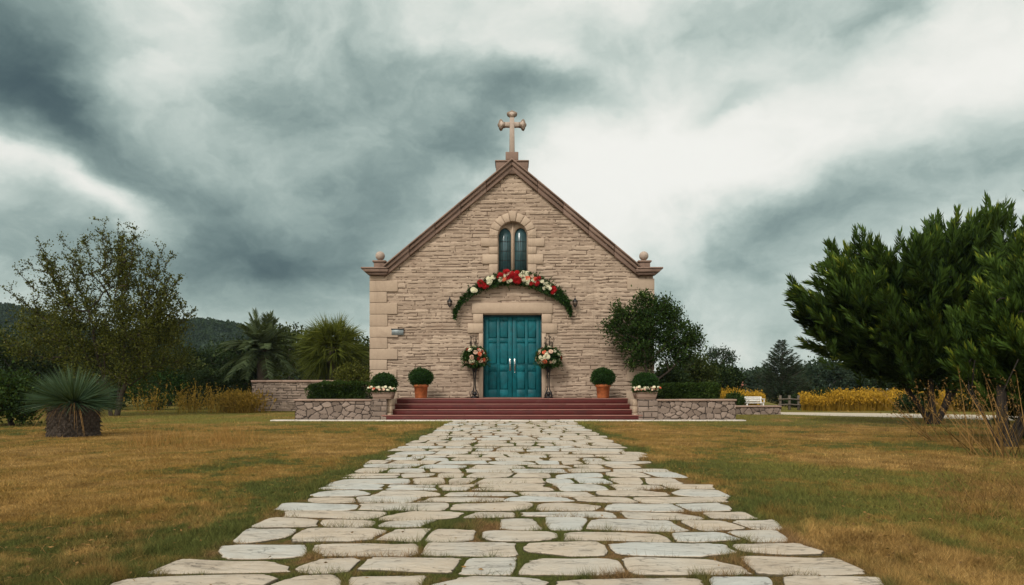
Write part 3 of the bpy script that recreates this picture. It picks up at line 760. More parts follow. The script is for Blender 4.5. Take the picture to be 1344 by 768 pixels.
# window surround: voussoirs and side blocks
ro = WR + .27
na = 9
for q in range(na):
    a0 = math.pi * q / na + .012; a1 = math.pi * (q + 1) / na - .012
    r2 = ro + (.05 if q == na // 2 else 0)
    arc = np.linspace(a0, a1, 5)
    pts = [(WC + WR * math.cos(t), WZS + WR * math.sin(t)) for t in arc] + [(WC + r2 * math.cos(t), WZS + r2 * math.sin(t)) for t in arc[::-1]]
    mb = MB(); prism(mb, pts, WY - .06 - (.015 if q == na // 2 else 0) - rr.uniform(0, .006), WY + .1, .010, rr.uniform(.35, .9)); cb(mb, 'voussoir', 'dressed')
zs = [WZS, wz(313), wz(324), wz(334), wz(347), wz(364)]
for sgn in (-1, 1):
    for q in range(5):
        wq = (.26, .52, .27, .48, .27)[q]
        zb2, zt2 = zs[q + 1] + .004, zs[q] - .004
        xa, xb = sorted((WC + sgn * WR, WC + sgn * (WR + wq)))
        if zt2 - zb2 < .03: continue
        mb = MB(); box(mb, xa, xb, WY - .058 - rr.uniform(0, .008), WY + .1, zb2, zt2, .012, rr.uniform(.35, .9)); cb(mb, 'jamb_stone', 'dressed')
# window: stone tracery with two lancets
win = empty('window', (0, 0, 0)); win.parent = church
def lancet(cx_, hw, z0, zsp, n=12):
    # pointed-ish round top
    return [(cx_ - hw, z0)] + [(cx_ + hw * math.cos(t), zsp + hw * 1.35 * math.sin(t)) for t in np.linspace(math.pi, 0, n)] + [(cx_ + hw, z0)]
yfr = WY + .13
mb = MB()
# tracery plate built as strips between the opening's outline and the two lancets
def plate_strip(xa, xb, n=16):
    xs2 = np.linspace(xa, xb, n + 1)
    for q in range(n):
        x0_, x1_ = xs2[q], xs2[q + 1]
        def top(x): return WZS + math.sqrt(max(WR ** 2 - (x - WC) ** 2, 0)) + .01
        def low(x):
            for s_ in (-1, 1):
                c_ = WC + s_ * .248; hw = .195
                if abs(x - c_) < hw: return WZS + .04 + hw * 1.35 * math.sqrt(1 - ((x - c_) / hw) ** 2) 
            return WZ0
        xm0, xm1 = x0_ + 1e-4, x1_ - 1e-4
        prism(mb, [(x0_, low(xm0)), (x1_, low(xm1)), (x1_, max(top(x1_), low(xm1) + .002)), (x0_, max(top(x0_), low(xm0) + .002))], yfr, yfr + .09)
plate_strip(WC - WR, WC - .443, 2); plate_strip(WC - .443, WC - .053, 20); plate_strip(WC - .053, WC + .053, 4); plate_strip(WC + .053, WC + .443, 20); plate_strip(WC + .443, WC + WR, 2)
tube(mb, [(WC, yfr - .01, WZ0), (WC, yfr - .01, WZS + .1), (WC, yfr - .005, WZS + WR - .02)], [.038, .036, .03], 10)
cb(mb, 'tracery', 'dressed', win)
for s_ in (-1, 1):
    mb = MB(); prism(mb, lancet(WC + s_ * .248, .205, WZ0, WZS + .04), yfr + .05, yfr + .07); pane = cb(mb, 'pane', 'glass', win)
    mb = MB()
    for zz in np.arange(WZ0 + .25, WZS, .3): box(mb, WC + s_ * .245 - .17, WC + s_ * .245 + .17, yfr + .040, yfr + .048, zz, zz + .012)
    for dx in (-.075, .0, .075): box(mb, WC + s_ * .245 + dx - .004, WC + s_ * .245 + dx + .004, yfr + .041, yfr + .047, WZ0, WZS + .05)
    cb(mb, 'glazing_bar', 'iron', win)
# door leaves
yd = WY + .16
mb = MB(); box(mb, DX0, DX1, yd - .03, yd + .10, DZ1 - .055, DZ1 - .002, .006); box(mb, DX0, DX0 + .035, yd - .03, yd + .1, DZ0, DZ1 - .057, .006); box(mb, DX1 - .035, DX1, yd - .03, yd + .1, DZ0, DZ1 - .057, .006)
cb(mb, 'door_frame', 'teal_dark')
xm = (DX0 + DX1) / 2
for s_ in (-1, 1):
    xa, xb = (DX0 + .037, xm - .006) if s_ < 0 else (xm + .006, DX1 - .037)
    zb2, zt2 = DZ0 + .012, DZ1 - .06
    d = empty('door_leaf', (0, 0, 0)); d.parent = church
    mb = MB(); W_ = xb - xa
    xr = [xa, xa + .13, xa + W_ / 2 - .045, xa + W_ / 2 + .045, xb - .13, xb]
    zr = [zb2, zb2 + .25, wz(487) , wz(477.5), wz(449.5), wz(443.5), wz(420.5), zt2]
    # stiles
    for q in (0, 2, 4): box(mb, xr[q], xr[q + 1], yd, yd + .06, zb2, zt2, .005)
    for q in (1, 3):
        for a_, b_ in ((zr[0], zr[1]), (zr[2], zr[3]), (zr[4], zr[5]), (zr[6], zr[7])):
            box(mb, xr[q] + .0005, xr[q + 1] - .0005, yd + .001, yd + .058, a_ + .001, b_ - .001, .005)
    box(mb, xa + .002, xb - .002, yd - .012, yd + .01, wz(478.6), wz(477.4), .004)
    cb(mb, 'frame', 'teal', d)
    for q in (1, 3):
        for a_, b_ in ((zr[1], zr[2]), (zr[3], zr[4]), (zr[5], zr[6])):
            mb = MB(); box(mb, xr[q] + .001, xr[q + 1] - .001, yd + .018, yd + .05, a_, b_)
            bm = mb; x0_, x1_ = xr[q] + .028, xr[q + 1] - .028; z0_, z1_ = a_ + .028, b_ - .028
            e = .032; V = [(x0_, yd + .0175, z0_), (x1_, yd + .0175, z0_), (x1_, yd + .0175, z1_), (x0_, yd + .0175, z1_), (x0_ + e, yd + .004, z0_ + e), (x1_ - e, yd + .004, z0_ + e), (x1_ - e, yd + .004, z1_ - e), (x0_ + e, yd + .004, z1_ - e)]
            mb.add(V, [[0, 1, 5, 4], [1, 2, 6, 5], [2, 3, 7, 6], [3, 0, 4, 7], [4, 5, 6, 7]])
            cb(mb, 'panel', 'teal', d)
    hx = xm + s_ * .075; za_, zb3 = wz(486.5), wz(471.5)
    mb = MB(); box(mb, hx - .022, hx + .022, yd - .008, yd + .002, za_ - .0, zb3 + .02, .003)
    tube(mb, [(hx, yd - .005, za_ + .05), (hx, yd - .05, za_ + .055), (hx, yd - .062, za_ + .1), (hx, yd - .062, zb3 - .08), (hx, yd - .05, zb3 - .03), (hx, yd - .005, zb3 - .025)], .0125, 8)
    cb(mb, 'handle', 'metal', d)
    if s_ > 0:
        mb = MB(); lathe(mb, [(.0, 0), (.018, 0), (.018, .008), (.0, .009)], (0, 0, 0), 12)
        o = mb.build('lock', MAT['metal'], d); o.data.transform(Matrix.Translation((hx, yd - .008 - WY, za_ - .05)) @ Matrix.Rotation(math.pi / 2, 4, 'X'))
# threshold
mb = MB(); box(mb, DX0, DX1, WY - .04, WY + .42, DZ0 - .02, DZ0 + .012, .005); cb(mb, 'threshold', 'nosing')

# wall lanterns ----------------------------------------------------
def lantern():
    e = empty('wall_lantern', (0, 0, 0))
    mb = MB(); box(mb, -.035, .035, .03, .05, -.09, .09, .006)
    tube(mb, [(0, .035, .05), (0, -.03, .09), (0, -.10, .10), (0, -.12, .07)], .009, 6); mb.build('bracket', MAT['iron'], e)
    mb = MB(); lathe(mb, [(0, .215), (.012, .20), (.012, .155), (.02, .15), (.03, .12), (.075, .075), (.09, .05), (.088, .044), (0, .05)], (0, -.12, -.02), 12); mb.build('cap', MAT['iron'], e)
    mb = MB(); lathe(mb, [(.0, -.11), (.045, -.10), (.07, -.03), (.073, .024), (.05, .026)], (0, -.12, 0), 12); mb.build('lantern_glass', MAT['lglass'], e, True)
    mb = MB()
    for q in range(6):
        a = q * math.pi / 3; c, s = math.cos(a), math.sin(a)
        tube(mb, [(c * .077, -.12 + s * .077, .024), (c * .073, -.12 + s * .073, -.03), (c * .048, -.12 + s * .048, -.105), (0, -.12, -.135)], .006, 5)
    lathe(mb, [(.0, -.17), (.014, -.155), (.014, -.14), (.04, -.125), (.05, -.105), (0, -.1)], (0, -.12, 0), 12); mb.build('cage', MAT['iron'], e)
    return e
l1 = lantern(); l2 = copy_tree(l1)
l1.location = (wx(591), WY - .08, wz(398)); tag(l1, 'small black wall lantern left of the flower garland', 'lantern', 'lanterns on the church front')
l2.location = (wx(754), WY - .08, wz(398)); tag(l2, 'small black wall lantern right of the flower garland', 'lantern', 'lanterns on the church front')
mb = MB(); px0, px1 = wx(514.5), wx(530)
box(mb, px0, px1, WY - .075, WY - .03, wz(440), wz(433), .004); e = empty('wall_plaque', (0, 0, 0), 'small blank grey metal plaque on the church front beside the corner stones', 'plaque')
mb.build('plate', MAT['plaque'], e)
mb = MB(); box(mb, px0 - .015, px1 + .015, WY - .09, WY - .03, wz(433) + .002, wz(431.7), .004); mb.build('hood', MAT['iron'], e)

# ------------------------------------------------------------------ flowers
def flower_mesh(name, mat, rad, seed, layers=4, petals=7):
    rr = R(seed); mb = MB(); 
    for l in range(layers):
        t = l / max(layers - 1, 1); rr_ = rad * (1 - .62 * t); lift = rad * .55 * t
        for q in range(petals - l):
            a = 2 * math.pi * (q + .5 * (l % 2) + rr.uniform(-.12, .12)) / (petals - l)
            d = np.array([math.cos(a), math.sin(a), 0]); s = np.array([-math.sin(a), math.cos(a), 0])
            up = .25 + .9 * t; w_ = rr_ * .62
            b = np.array([0, 0, lift * .5])
            m1 = b + d * rr_ * .5 + np.array([0, 0, rr_ * up * .45]); tp = b + d * rr_ * (1 - .25 * t) + np.array([0, 0, rr_ * up * .6])
            V = [b, m1 - s * w_, tp - s * w_ * .55, tp + s * w_ * .55 + d * .002, m1 + s * w_]
            mb.add(V, [[0, 1, 2, 3, 4]], np.clip(.35 + .5 * t + rr.uniform(-.2, .2), 0, 1))
    me = mb.mesh(name); me.materials.append(MAT[mat]); return me
FM = {k: flower_mesh('bloom', k, 1.0, i + 3, 4 if k != 'cream' else 3) for i, k in enumerate(('red', 'orange', 'cream', 'blush'))}
def bloom(parent, loc, dirv_, rad, col, rng):
    o = bpy.data.objects.new({'red': 'red_flower', 'orange': 'coral_flower', 'cream': 'cream_flower', 'blush': 'pink_flower'}[col], FM[col]); COL.objects.link(o); o.parent = parent
    q = Vector(dirv_).to_track_quat('Z', 'Y'); e = q.to_matrix().to_4x4() @ Matrix.Rotation(rng.uniform(0, 6.28), 4, 'Z')
    o.matrix_local = Matrix.Translation(loc) @ e @ Matrix.Scale(rad, 4)
# garland over the door
gc = [(598, 419), (600, 408), (607, 396), (620, 384), (640, 373), (660, 367), (672, 365), (690, 367), (708, 374), (726, 383), (738, 392), (745, 403), (748, 414)]
gp = np.array([(wx(a), WY - .13, wz(b)) for a, b in gc]); gl = empty('flower_garland', (0, 0, 0), 'arched garland of red and cream flowers and greenery hung above the teal door', 'garland')
tq = np.linspace(0, 12, 400); gpath = np.stack([np.interp(tq, np.arange(13), gp[:, k]) for k in range(3)], -1)
thk = np.interp(tq, [0, 1.5, 3, 5, 6.5, 8.5, 10, 11, 12], [.015, .04, .11, .19, .22, .19, .13, .05, .018])
rr = R(77); mb = MB()
tube(mb, gpath[::10], .02, 6, .1)
n = 6500; q = rr.choice(400, n, p=(thk + .02) / (thk + .02).sum()); rad = thk[q] * np.sqrt(rr.rand(n)); a = rr.uniform(0, 2 * math.pi, n)
offv = np.stack([np.cos(a) * rad, -np.abs(rr.normal(0, .05, n)) - .0, np.sin(a) * rad], -1)
P = gpath[q] + offv
tang = nrm(np.gradient(gpath, axis=0))[q]; sgn = np.where(P[:, 0] > 0, 1, -1)[:, None]
dr = nrm(offv) * .9 + tang * sgn * .8 + rr.normal(0, .5, (n, 3)) + np.array([0, -.3, -.1])
leaves(mb, P, dr, rr.uniform(.06, .12, n), rr.uniform(.018, .035, n), rr, np.clip(rr.normal(.45, .25, n), 0, 1))
# loose sprays
for k in range(120):
    q = rr.randint(4, 396); b = gpath[q] + [0, -.05, 0]; d = nrm(np.array([np.sign(b[0]) * rr.uniform(.1, 1), -.3, rr.uniform(-.9, .9)])); L = rr.uniform(.12, .28) * (thk[q] / .2 * 1.2 + .15)
    t = np.linspace(0, 1, 9)[:, None]; pts = b + d * L * t + np.array([0, 0, -.12]) * L * t * t
    leaves(mb, np.repeat(pts, 3, 0), rr.normal(0, .6, (27, 3)) + d, .07, .022, rr, np.clip(rr.normal(.5, .2, 27), 0, 1))
mb.build('greenery', MAT['box'], gl)
for k in range(96):
    t = rr.normal(6.2, 1.55); t = t if 3.0 < t < 9.6 else rr.uniform(4.2, 8.6); b = np.array([np.interp(t, np.arange(13), gp[:, j]) for j in range(3)]); tk = np.interp(t, [3, 6, 9.6], [.09, .20, .10])
    a = rr.uniform(0, 2 * math.pi); rd = tk * math.sqrt(rr.rand()); dd = (math.cos(a) * rd * 3, -1, math.sin(a) * rd * 3 + .1)
    # colours run in drifts along the garland
    cn = vnoise(np.array(t * 1.9), np.array(a * .35), 5)
    col = 'red' if (cn > .66 or rr.rand() < .2) else ('cream' if rr.rand() < .78 else ('orange' if rr.rand() < .6 else 'blush'))
    bloom(gl, b + np.array([math.cos(a) * rd, -.10 - rr.uniform(0, .06), math.sin(a) * rd + .02]), dd, rr.uniform(.055, .105) if col == 'red' else rr.uniform(.045, .092), col, rr)

# flower stands ----------------------------------------------------
def flower_stand(seed, label, x):
    rr = R(seed); e = empty('flower_stand', (x, 21.02, DZ0), label, 'flower stand', 'flower stands beside the door')
    mb = MB()
    lathe(mb, [(.13, 0), (.14, .02), (.135, .04), (.05, .06), (.03, .09)], (0, 0, 0), 20)
    for k in range(4):
        a = k * math.pi / 2 + .6; c, s = math.cos(a), math.sin(a)
        tube(mb, [(c * .13, s * .13, .02), (c * .145, s * .145, .08), (c * .11, s * .11, .17), (c * .05, s * .05, .25), (c * .028, s * .028, .40), (c * .03, s * .03, .6), (c * .055, s * .055, .8), (c * .10, s * .10, .95)], [.016, .014, .013, .013, .012, .012, .013, .012], 8)
    aa = np.linspace(-math.pi / 2, math.pi / 2, 9)
    lathe(mb, [(.065 * max(math.cos(t), 0), .13 + .065 * math.sin(t)) for t in aa], (0, 0, 0), 16)
    mb.build('stand', MAT['iron'], e, True)
    mb = MB(); lathe(mb, [(.0, .78), (.045, .8), (.085, .9), (.115, 1.0), (.10, 1.0), (.0, .98)], (0, 0, 0), 20); mb.build('bowl', MAT['iron'], e, True)
    mb = MB(); n = 3200; c = np.array([0, -.02, 1.24]); d = nrm(rr.normal(size=(n, 3))); rad = rr.uniform(.25, 1, n)[:, None] ** .6
    P = c + d * rad * np.array([.38, .32, .32]); P[:, 2] = np.maximum(P[:, 2], .98 + rr.uniform(-.12, .1, n))
    leaves(mb, P, d + rr.normal(0, .5, (n, 3)), rr.uniform(.06, .13, n), rr.uniform(.02, .04, n), rr, np.clip(rr.normal(.45, .25, n), 0, 1))
    for k in range(34):
        a = rr.uniform(0, 6.28); el_ = rr.uniform(-.5, 1.1); dd = np.array([math.cos(a) * math.cos(el_), math.sin(a) * math.cos(el_), math.sin(el_)]); t = np.linspace(.2, 1, 8)[:, None]
        pts = c + dd * .46 * t - np.array([0, 0, .12]) * t * t
        leaves(mb, np.repeat(pts, 3, 0), rr.normal(0, .5, (24, 3)) + dd, .07, .018, rr, .7)
    mb.build('foliage', MAT['box'], e)
    mb = MB()
    for k in range(9):
        dx, dy = rr.uniform(-.14, .14), rr.uniform(-.1, .1); hh = rr.uniform(.22, .42)
        pts = [(dx * .3, dy * .3, 1.35), (dx * .7, dy, 1.45), (dx * 1.1 + rr.uniform(-.03, .03), dy, 1.48 + hh * .5), (dx * 1.2, dy, 1.46 + hh)]
        tube(mb, pts, [.006, .006, .012, .003], 5)
        leaves(mb, np.repeat(np.array(pts[2:]), 4, 0), rr.normal(0, .3, (8, 3)) + [0, 0, 1], .09, .016, rr, .3)
    mb.build('twigs', MAT['bark'], e)
    for k in range(44):
        d = rr.normal(size=3); d[1] = -abs(d[1]); d = d / np.linalg.norm(d); d[2] = max(d[2], -.45)
        cn = rr.rand(); col = 'cream' if cn < .52 else 'orange' if cn < .70 else 'red' if cn < .82 else 'blush'
        bloom(e, c + d * np.array([.38, .32, .33]), tuple(d), rr.uniform(.045, .078), col, rr)
flower_stand(5, 'black flower stand with mixed bouquet standing left of the teal door', X(623, 21.02))
flower_stand(6, 'black flower stand with mixed bouquet standing right of the teal door', X(720, 21.02))

# clipped balls, terracotta pots -------------------------------------
def leafball(mb, c, rad, n, rr, ls=.04, flat=1.0, bottom=-1.0):
    d = nrm(rr.normal(size=(n, 3))); d = d[d[:, 2] > bottom]; n = len(d)
    lump = 1 + .20 * (fbm(d[:, 0] * 3 + 20, d[:, 2] * 3 + d[:, 1] * 2 + 20, 3, rr.randint(50)) - .5)
    rad_ = rad * lump * rr.uniform(.86, 1.02, n); P = np.asarray(c) + d * rad_[:, None] * np.array([1, 1, flat])
    leaves(mb, P, d * .6 + rr.normal(0, .6, (n, 3)), rr.uniform(.7, 1.3, n) * ls, rr.uniform(.7, 1.2, n) * ls * .6, rr, np.clip(rr.normal(.42, .22, n) , 0, 1))
    aa = np.linspace(-math.pi / 2, math.pi / 2, 13)
    q_ = nrm(rr.normal(size=(220, 3))); q_ = q_[q_[:, 2] > bottom]; leaves(mb, np.asarray(c) + q_ * rad * rr.uniform(1.0, 1.13, (len(q_), 1)) * np.array([1, 1, flat]), q_ + rr.normal(0, .4, q_.shape), ls * 1.2, ls * .6, rr, .7)
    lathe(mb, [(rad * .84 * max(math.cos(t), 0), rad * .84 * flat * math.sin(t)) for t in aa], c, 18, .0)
def potted(seed, x, label):
    rr = R(seed); e = empty('potted_topiary', (x, 20.55, DZ0), label, 'potted plant', 'terracotta pots on the steps')
    mb = MB(); lathe(mb, [(0, .005), (.165, .005), (.175, .02), (.205, .34), (.232, .345), (.238, .36), (.238, .415), (.225, .425), (.205, .42), (.195, .38), (0, .38)], (0, 0, 0), 32); mb.build('pot', MAT['terracotta'], e, True)
    mb = MB(); lathe(mb, [(0, .392), (.197, .388)], (0, 0, 0), 20); mb.build('soil', MAT['soil'], e)
    mb = MB(); tube(mb, [(0, 0, .38), (.01, 0, .5), (0, 0, .62)], .018, 6); mb.build('stem', MAT['bark'], e)
    mb = MB(); leafball(mb, (0, 0, .62), .345, 5200, rr, .042, .80); mb.build('foliage', MAT['box'], e)
potted(51, X(552.5, 20.55), 'clipped green ball plant in terracotta pot on the top step, left of the door')
potted(52, X(791.5, 20.55), 'clipped green ball plant in terracotta pot on the top step, right of the door')

# ------------------------------------------------------------------ steps
st = empty('entrance_steps', (0, 19, 0), 'four wide dark red steps with pale edges leading up to the church door', 'steps')
rise = DZ0 / 4
for k in range(4):
    hw = (3.63, 3.52, 3.46, 3.43)[k]; y0 = 19.0 + .34 * k; y1 = WY - .05 if k == 3 else y0 + .34 + .04
    z1 = rise * (k + 1)
    mb = MB(); box(mb, -hw, hw, y0 + .02 - 19, y1 - 19, (rise * k + .002) if k else 0, z1 - .028, .006, .5); sp = mb.build('step', MAT['red_step'], st)
    mb = MB(); xx = -hw - .01; rr = R(k + 60)
    while xx < hw:
        l = min(rr.uniform(1.0, 1.5), hw + .01 - xx)
        if hw - xx - l < .4: l = hw + .01 - xx
        box(mb, xx + .002, xx + l - .002, y0 - 19, y0 + (.36 if k < 3 else 2.0) - 19, z1 - .027, z1, .008, rr.uniform(.3, .7)); xx += l
    mb.build('nosing', MAT['nosing'], sp)
# red treads: lay the coloured tread surface just behind the pale edge
for k in range(4):
    hw = (3.63, 3.52, 3.46, 3.43)[k]; y0 = 19.0 + .34 * k
    mb = MB(); y1 = (y0 + .345) if k < 3 else WY - .05
    mb.add([(-hw, y0 + .05 - 19, rise * (k + 1) + .003), (hw, y0 + .05 - 19, rise * (k + 1) + .003), (hw, y1 - 19, rise * (k + 1) + .003), (-hw, y1 - 19, rise * (k + 1) + .003)], [0, 1, 2, 3])
    mb.build('tread', MAT['red_step'], st)

# ------------------------------------------------------------------ low walls, piers, planters
def low_wall(name, x0, x1, y0, thick, h, seed, label, kind='rubble', mat='rubble', cat='wall', group=None, cell=.018, cap=.055, **kw):
    e = empty(name, ((x0 + x1) / 2, y0, 0), label, cat, group)
    mb = MB(); V, Fc, T = relief(x0, x1, 0, h - cap, y0, cell, kind, seed, None, **kw); mb.add(V, Fc, T)
    for (xe, s_) in ((x0, 1), (x1, -1)):          # ends with the same relief
        V, Fc, T = relief(0, thick, 0, h - cap, 0, cell, kind, seed + 5, None, **kw)
        V2 = np.stack([xe - s_ * (-V[:, 1]), y0 + V[:, 0], V[:, 2]], -1); mb.add(V2, Fc if s_ < 0 else Fc[:, ::-1], T)
    box(mb, x0 + .004, x1 - .004, y0 + .004, y0 + thick, 0, h - cap - .002)
    o = mb.build('wall', MAT[mat], e); o.data.transform(Matrix.Translation(-e.location))
    mb = MB(); xx = x0 - .035; rr = R(seed)
    while xx < x1 + .035:
        l = min(rr.uniform(.5, .9), x1 + .035 - xx)
        if x1 + .035 - xx - l < .25: l = x1 + .035 - xx
        box(mb, xx + .002, xx + l - .002, y0 - .055, y0 + thick + .03, h - cap, h, .010, rr.uniform(.2, .9), .003, rr); xx += l
    o = mb.build('cap', MAT['cap'], e); o.data.transform(Matrix.Translation(-e.location)); return e
PH = .60
low_wall('low_wall', X(388, 19.05), X(486.5, 19.05), 19.05, .34, .594, 71, 'low rubble stone wall under the hedge, left of the red steps', group='low walls beside the steps')
low_wall('low_wall', X(863.5, 19.05), X(965, 19.05), 19.05, .34, .594, 83, 'low rubble stone wall under the hedge, right of the red steps', group='low walls beside the steps')
low_wall('low_wall', X(966, 23.6), X(1024, 23.6), 23.6, .4, Z(532.5, 23.6), 87, 'short low rubble wall on the lawn in front of the white bench', group=None)
low_wall('garden_wall', X(331, 27), -4.6, 27.0, .4, Z(499, 27), 91, 'long tan stone garden wall below the palms left of the church', 'course', 'garden_wall', course=(.07, .12), slen=(.15, .4), depth=.03, cell=.025, cap=.09)
def pier(xa, xb, sgn, label):
    e = empty('stone_pier', ((xa + xb) / 2, 19.03, 0), label, 'pier', 'piers at the ends of the steps')
    mb = MB(); V, Fc, T = relief(xa, xb, 0, .595, 19.03, .016, 'course', 95 + sgn, None, course=(.10, .17), slen=(.2, .45), depth=.03, jw=.02); mb.add(V, Fc, T)
    box(mb, xa + .002, xb - .002, 19.035, 19.55, 0, .595)
    o = mb.build('pillar', MAT['rubble'], e); o.data.transform(Matrix.Translation(-e.location))
    xi = xb if sgn < 0 else xa; rr = R(9); a_, b_ = sorted((xi - sgn * .002, xi - sgn * .125))
    for k in range(3):                                       # dressed cheek blocks behind the step ends
        mb = MB(); box(mb, a_, b_, 19.16 if k else 19.08, 20.0, .198 * k + .003, .198 * (k + 1) - .003, .012, rr.uniform(.3, .8))
        o = mb.build('cheek_block', MAT['dressed'], e); o.data.transform(Matrix.Translation(-e.location))
    mb = MB(); box(mb, a_, b_, 20.004, 21.25, 0, .592, .01, .5); o = mb.build('cheek_block', MAT['dressed'], e); o.data.transform(Matrix.Translation(-e.location))
pa0, pa1 = X(487, 19.03), X(507, 19.03); pb0, pb1 = X(838, 19.03), X(863, 19.03)
pier(pa0, pa1, -1, 'squat stone pier at the left end of the red steps'); pier(pb0, pb1, 1, 'squat stone pier at the right end of the red steps')
def trough(x0, x1, bx, seed, label):
    rr = R(seed); xc = (x0 + x1) / 2; e = empty('stone_planter', (xc, 19.25, .597), label, 'planter', 'planters on the piers')
    hw = (x1 - x0) / 2
    mb = MB(); box(mb, -hw + .03, hw - .03, -.24, .24, 0, .03, .008); 
    V = []
    prism(mb, [(-hw + .03, .032), (hw - .03, .032), (hw + .01, .17), (-hw - .01, .17)], -.26, .26, .012, .5)
    box(mb, -hw - .02, hw + .02, -.29, .29, .172, .205, .01, .8)
    mb.build('trough', MAT['cap'], e)
    mb = MB(); box(mb, -hw + .03, hw - .03, -.24, .24, .206, .222); mb.build('soil', MAT['soil'], e)
    mb = MB(); leafball(mb, (bx - xc, .03, .44), .35, 5200, rr, .042, .82); mb.build('topiary', MAT['box'], e)
    mb = MB(); n = 1500; P = np.stack([rr.uniform(-hw - .1, hw + .1, n), rr.uniform(-.33, -.12, n), .20 + np.abs(rr.normal(0, .05, n))], -1)
    leaves(mb, P, rr.normal(0, .6, (n, 3)) + [0, -.3, .6], rr.uniform(.04, .08, n), .025, rr, np.clip(rr.normal(.6, .25, n), 0, 1)); mb.build('flower_leaves', MAT['hedge'], e)
    for k in range(64):
        col = 'cream' if rr.rand() < .6 else 'blush'
        if rr.rand() < .05: col = 'orange'
        bloom(e, (rr.uniform(-hw - .08, hw + .08), rr.uniform(-.36, -.14), .25 + rr.uniform(0, .09)), (rr.uniform(-.4, .4), -.8, .7), rr.uniform(.028, .045), col, rr)
trough(X(488, 19), X(514.5, 19), X(504, 19.25), 61, 'stone trough with clipped ball and cream flowers on the left pier of the steps')
trough(X(835, 19), X(862.5, 19), X(847, 19.25), 62, 'stone trough with clipped ball and pink flowers on the right pier of the steps')
# planting beds behind the low walls
for (a_, b_) in ((X(389, 19.4), -3.68), (3.70, X(963, 19.4))):
    mb = MB(); box(mb, a_, b_, 19.40, WY - .1 if False else 21.33, 0, .50); tag(mb.build('flower_bed', MAT['soil']), kind='structure')

def hedge(name, label, x0, x1, y0, y1, z0, z1, n, seed, mat='hedge', ls=.06, lump=.08, group=None):
    rr = R(seed); e = empty(name, ((x0 + x1) / 2, (y0 + y1) / 2, z0), label, 'hedge', group)
    c = np.array([(x0 + x1) / 2, (y0 + y1) / 2, (z0 + z1) / 2]); h = np.array([x1 - x0, y1 - y0, z1 - z0]) / 2
    ar = np.array([h[1] * h[2], h[1] * h[2], h[0] * h[2] * 2, h[0] * h[2] * .6, h[0] * h[1] * 1.4]); fc = rr.choice(5, n, p=ar / ar.sum()); u = rr.uniform(-1, 1, (n, 3))
    for k, (ax_, vv) in enumerate(((0, -1), (0, 1), (1, -1), (1, 1), (2, 1))): u[fc == k, ax_] = vv
    u /= (np.abs(u) ** 7).sum(1, keepdims=True) ** (1 / 7) * .99
    P = c + u * h * rr.uniform(.84, 1.0, (n, 1))
    nl = fbm(P[:, 0] * 2.5 + P[:, 1], P[:, 2] * 2.5 + P[:, 1], 3, seed) - .5
    P += u * lump * nl[:, None] * 2
    mb = MB(); leaves(mb, P - np.array(e.location), u * .5 + rr.normal(0, .6, (n, 3)) + [0, 0, .3], rr.uniform(.6, 1.3, n) * ls, rr.uniform(.6, 1.2, n) * ls * .55, rr, np.clip(.45 + nl + rr.normal(0, .2, n), 0, 1))
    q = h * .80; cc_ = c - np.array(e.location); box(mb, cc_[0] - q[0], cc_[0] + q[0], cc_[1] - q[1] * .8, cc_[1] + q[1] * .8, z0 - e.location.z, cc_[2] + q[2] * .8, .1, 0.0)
    mb.build('foliage', MAT[mat], e); return e
hedge('hedge', 'clipped dark green hedge above the low wall left of the steps', X(405, 19.9), X(486, 19.9), 19.5, 20.3, .5, Z(503, 19.9), 9000, 101, lump=.12)
hedge('hedge', 'clipped dark green hedge above the low wall right of the steps', X(866, 19.9), X(943, 19.9), 19.5, 20.3, .5, Z(504, 19.9), 9000, 102, lump=.06)

# ------------------------------------------------------------------ trees
def network(rr, trunks, targets, seg=.35, jit=.06, pen=.25, down=.6):
    """trunks: list of polylines starting at the ground. Returns nodes, parents and the node index of each target"""
    pos = []; par = []; pl = []
    for tr in trunks:
        last = -1; L = 0
        for k, p in enumerate(tr):
            p = np.asarray(p, float)
            if last >= 0:
                q = pos[last]; m = max(1, int(np.linalg.norm(p - q) / seg)); q0 = q.copy(); l0 = np.linalg.norm(p - q0)
                for s_ in range(1, m + 1):
                    pos.append(q0 + (p - q0) * s_ / m + (rr.normal(0, jit * .4, 3) if s_ < m else 0)); par.append(last); L += l0 / m; pl.append(L); last = len(pos) - 1
            else: pos.append(p); par.append(-1); pl.append(0); last = len(pos) - 1
    root = np.asarray(trunks[0][0]); od = np.argsort(np.linalg.norm(targets - root, axis=1)); tid = np.zeros(len(targets), int)
    PA = np.zeros((len(pos) + len(targets) * 14, 3)); PL = np.zeros(len(PA)); n = len(pos); PA[:n] = pos; PL[:n] = pl; par = par + [0] * (len(PA) - n)
    for t in od:
        T = targets[t]; d = np.linalg.norm(PA[:n] - T, axis=1); cost = d + pen * PL[:n] + down * np.maximum(0, PA[:n, 2] - T[2]) + np.where(PA[:n, 2] < .3, 3, 0)
        b = int(cost.argmin()); q0 = PA[b].copy(); l0 = d[b]; m = min(13, max(1, int(l0 / seg))); last = b
        for s_ in range(1, m + 1):
            f = s_ / m; p = q0 + (T - q0) * f + (np.array([0, 0, -.12]) * l0 * f * (1 - f)) + (rr.normal(0, jit, 3) if s_ < m else 0)
            PA[n] = p; par[n] = last; PL[n] = PL[last] + l0 / m; last = n; n += 1
        tid[t] = last
    return PA[:n], np.array(par[:n]), tid
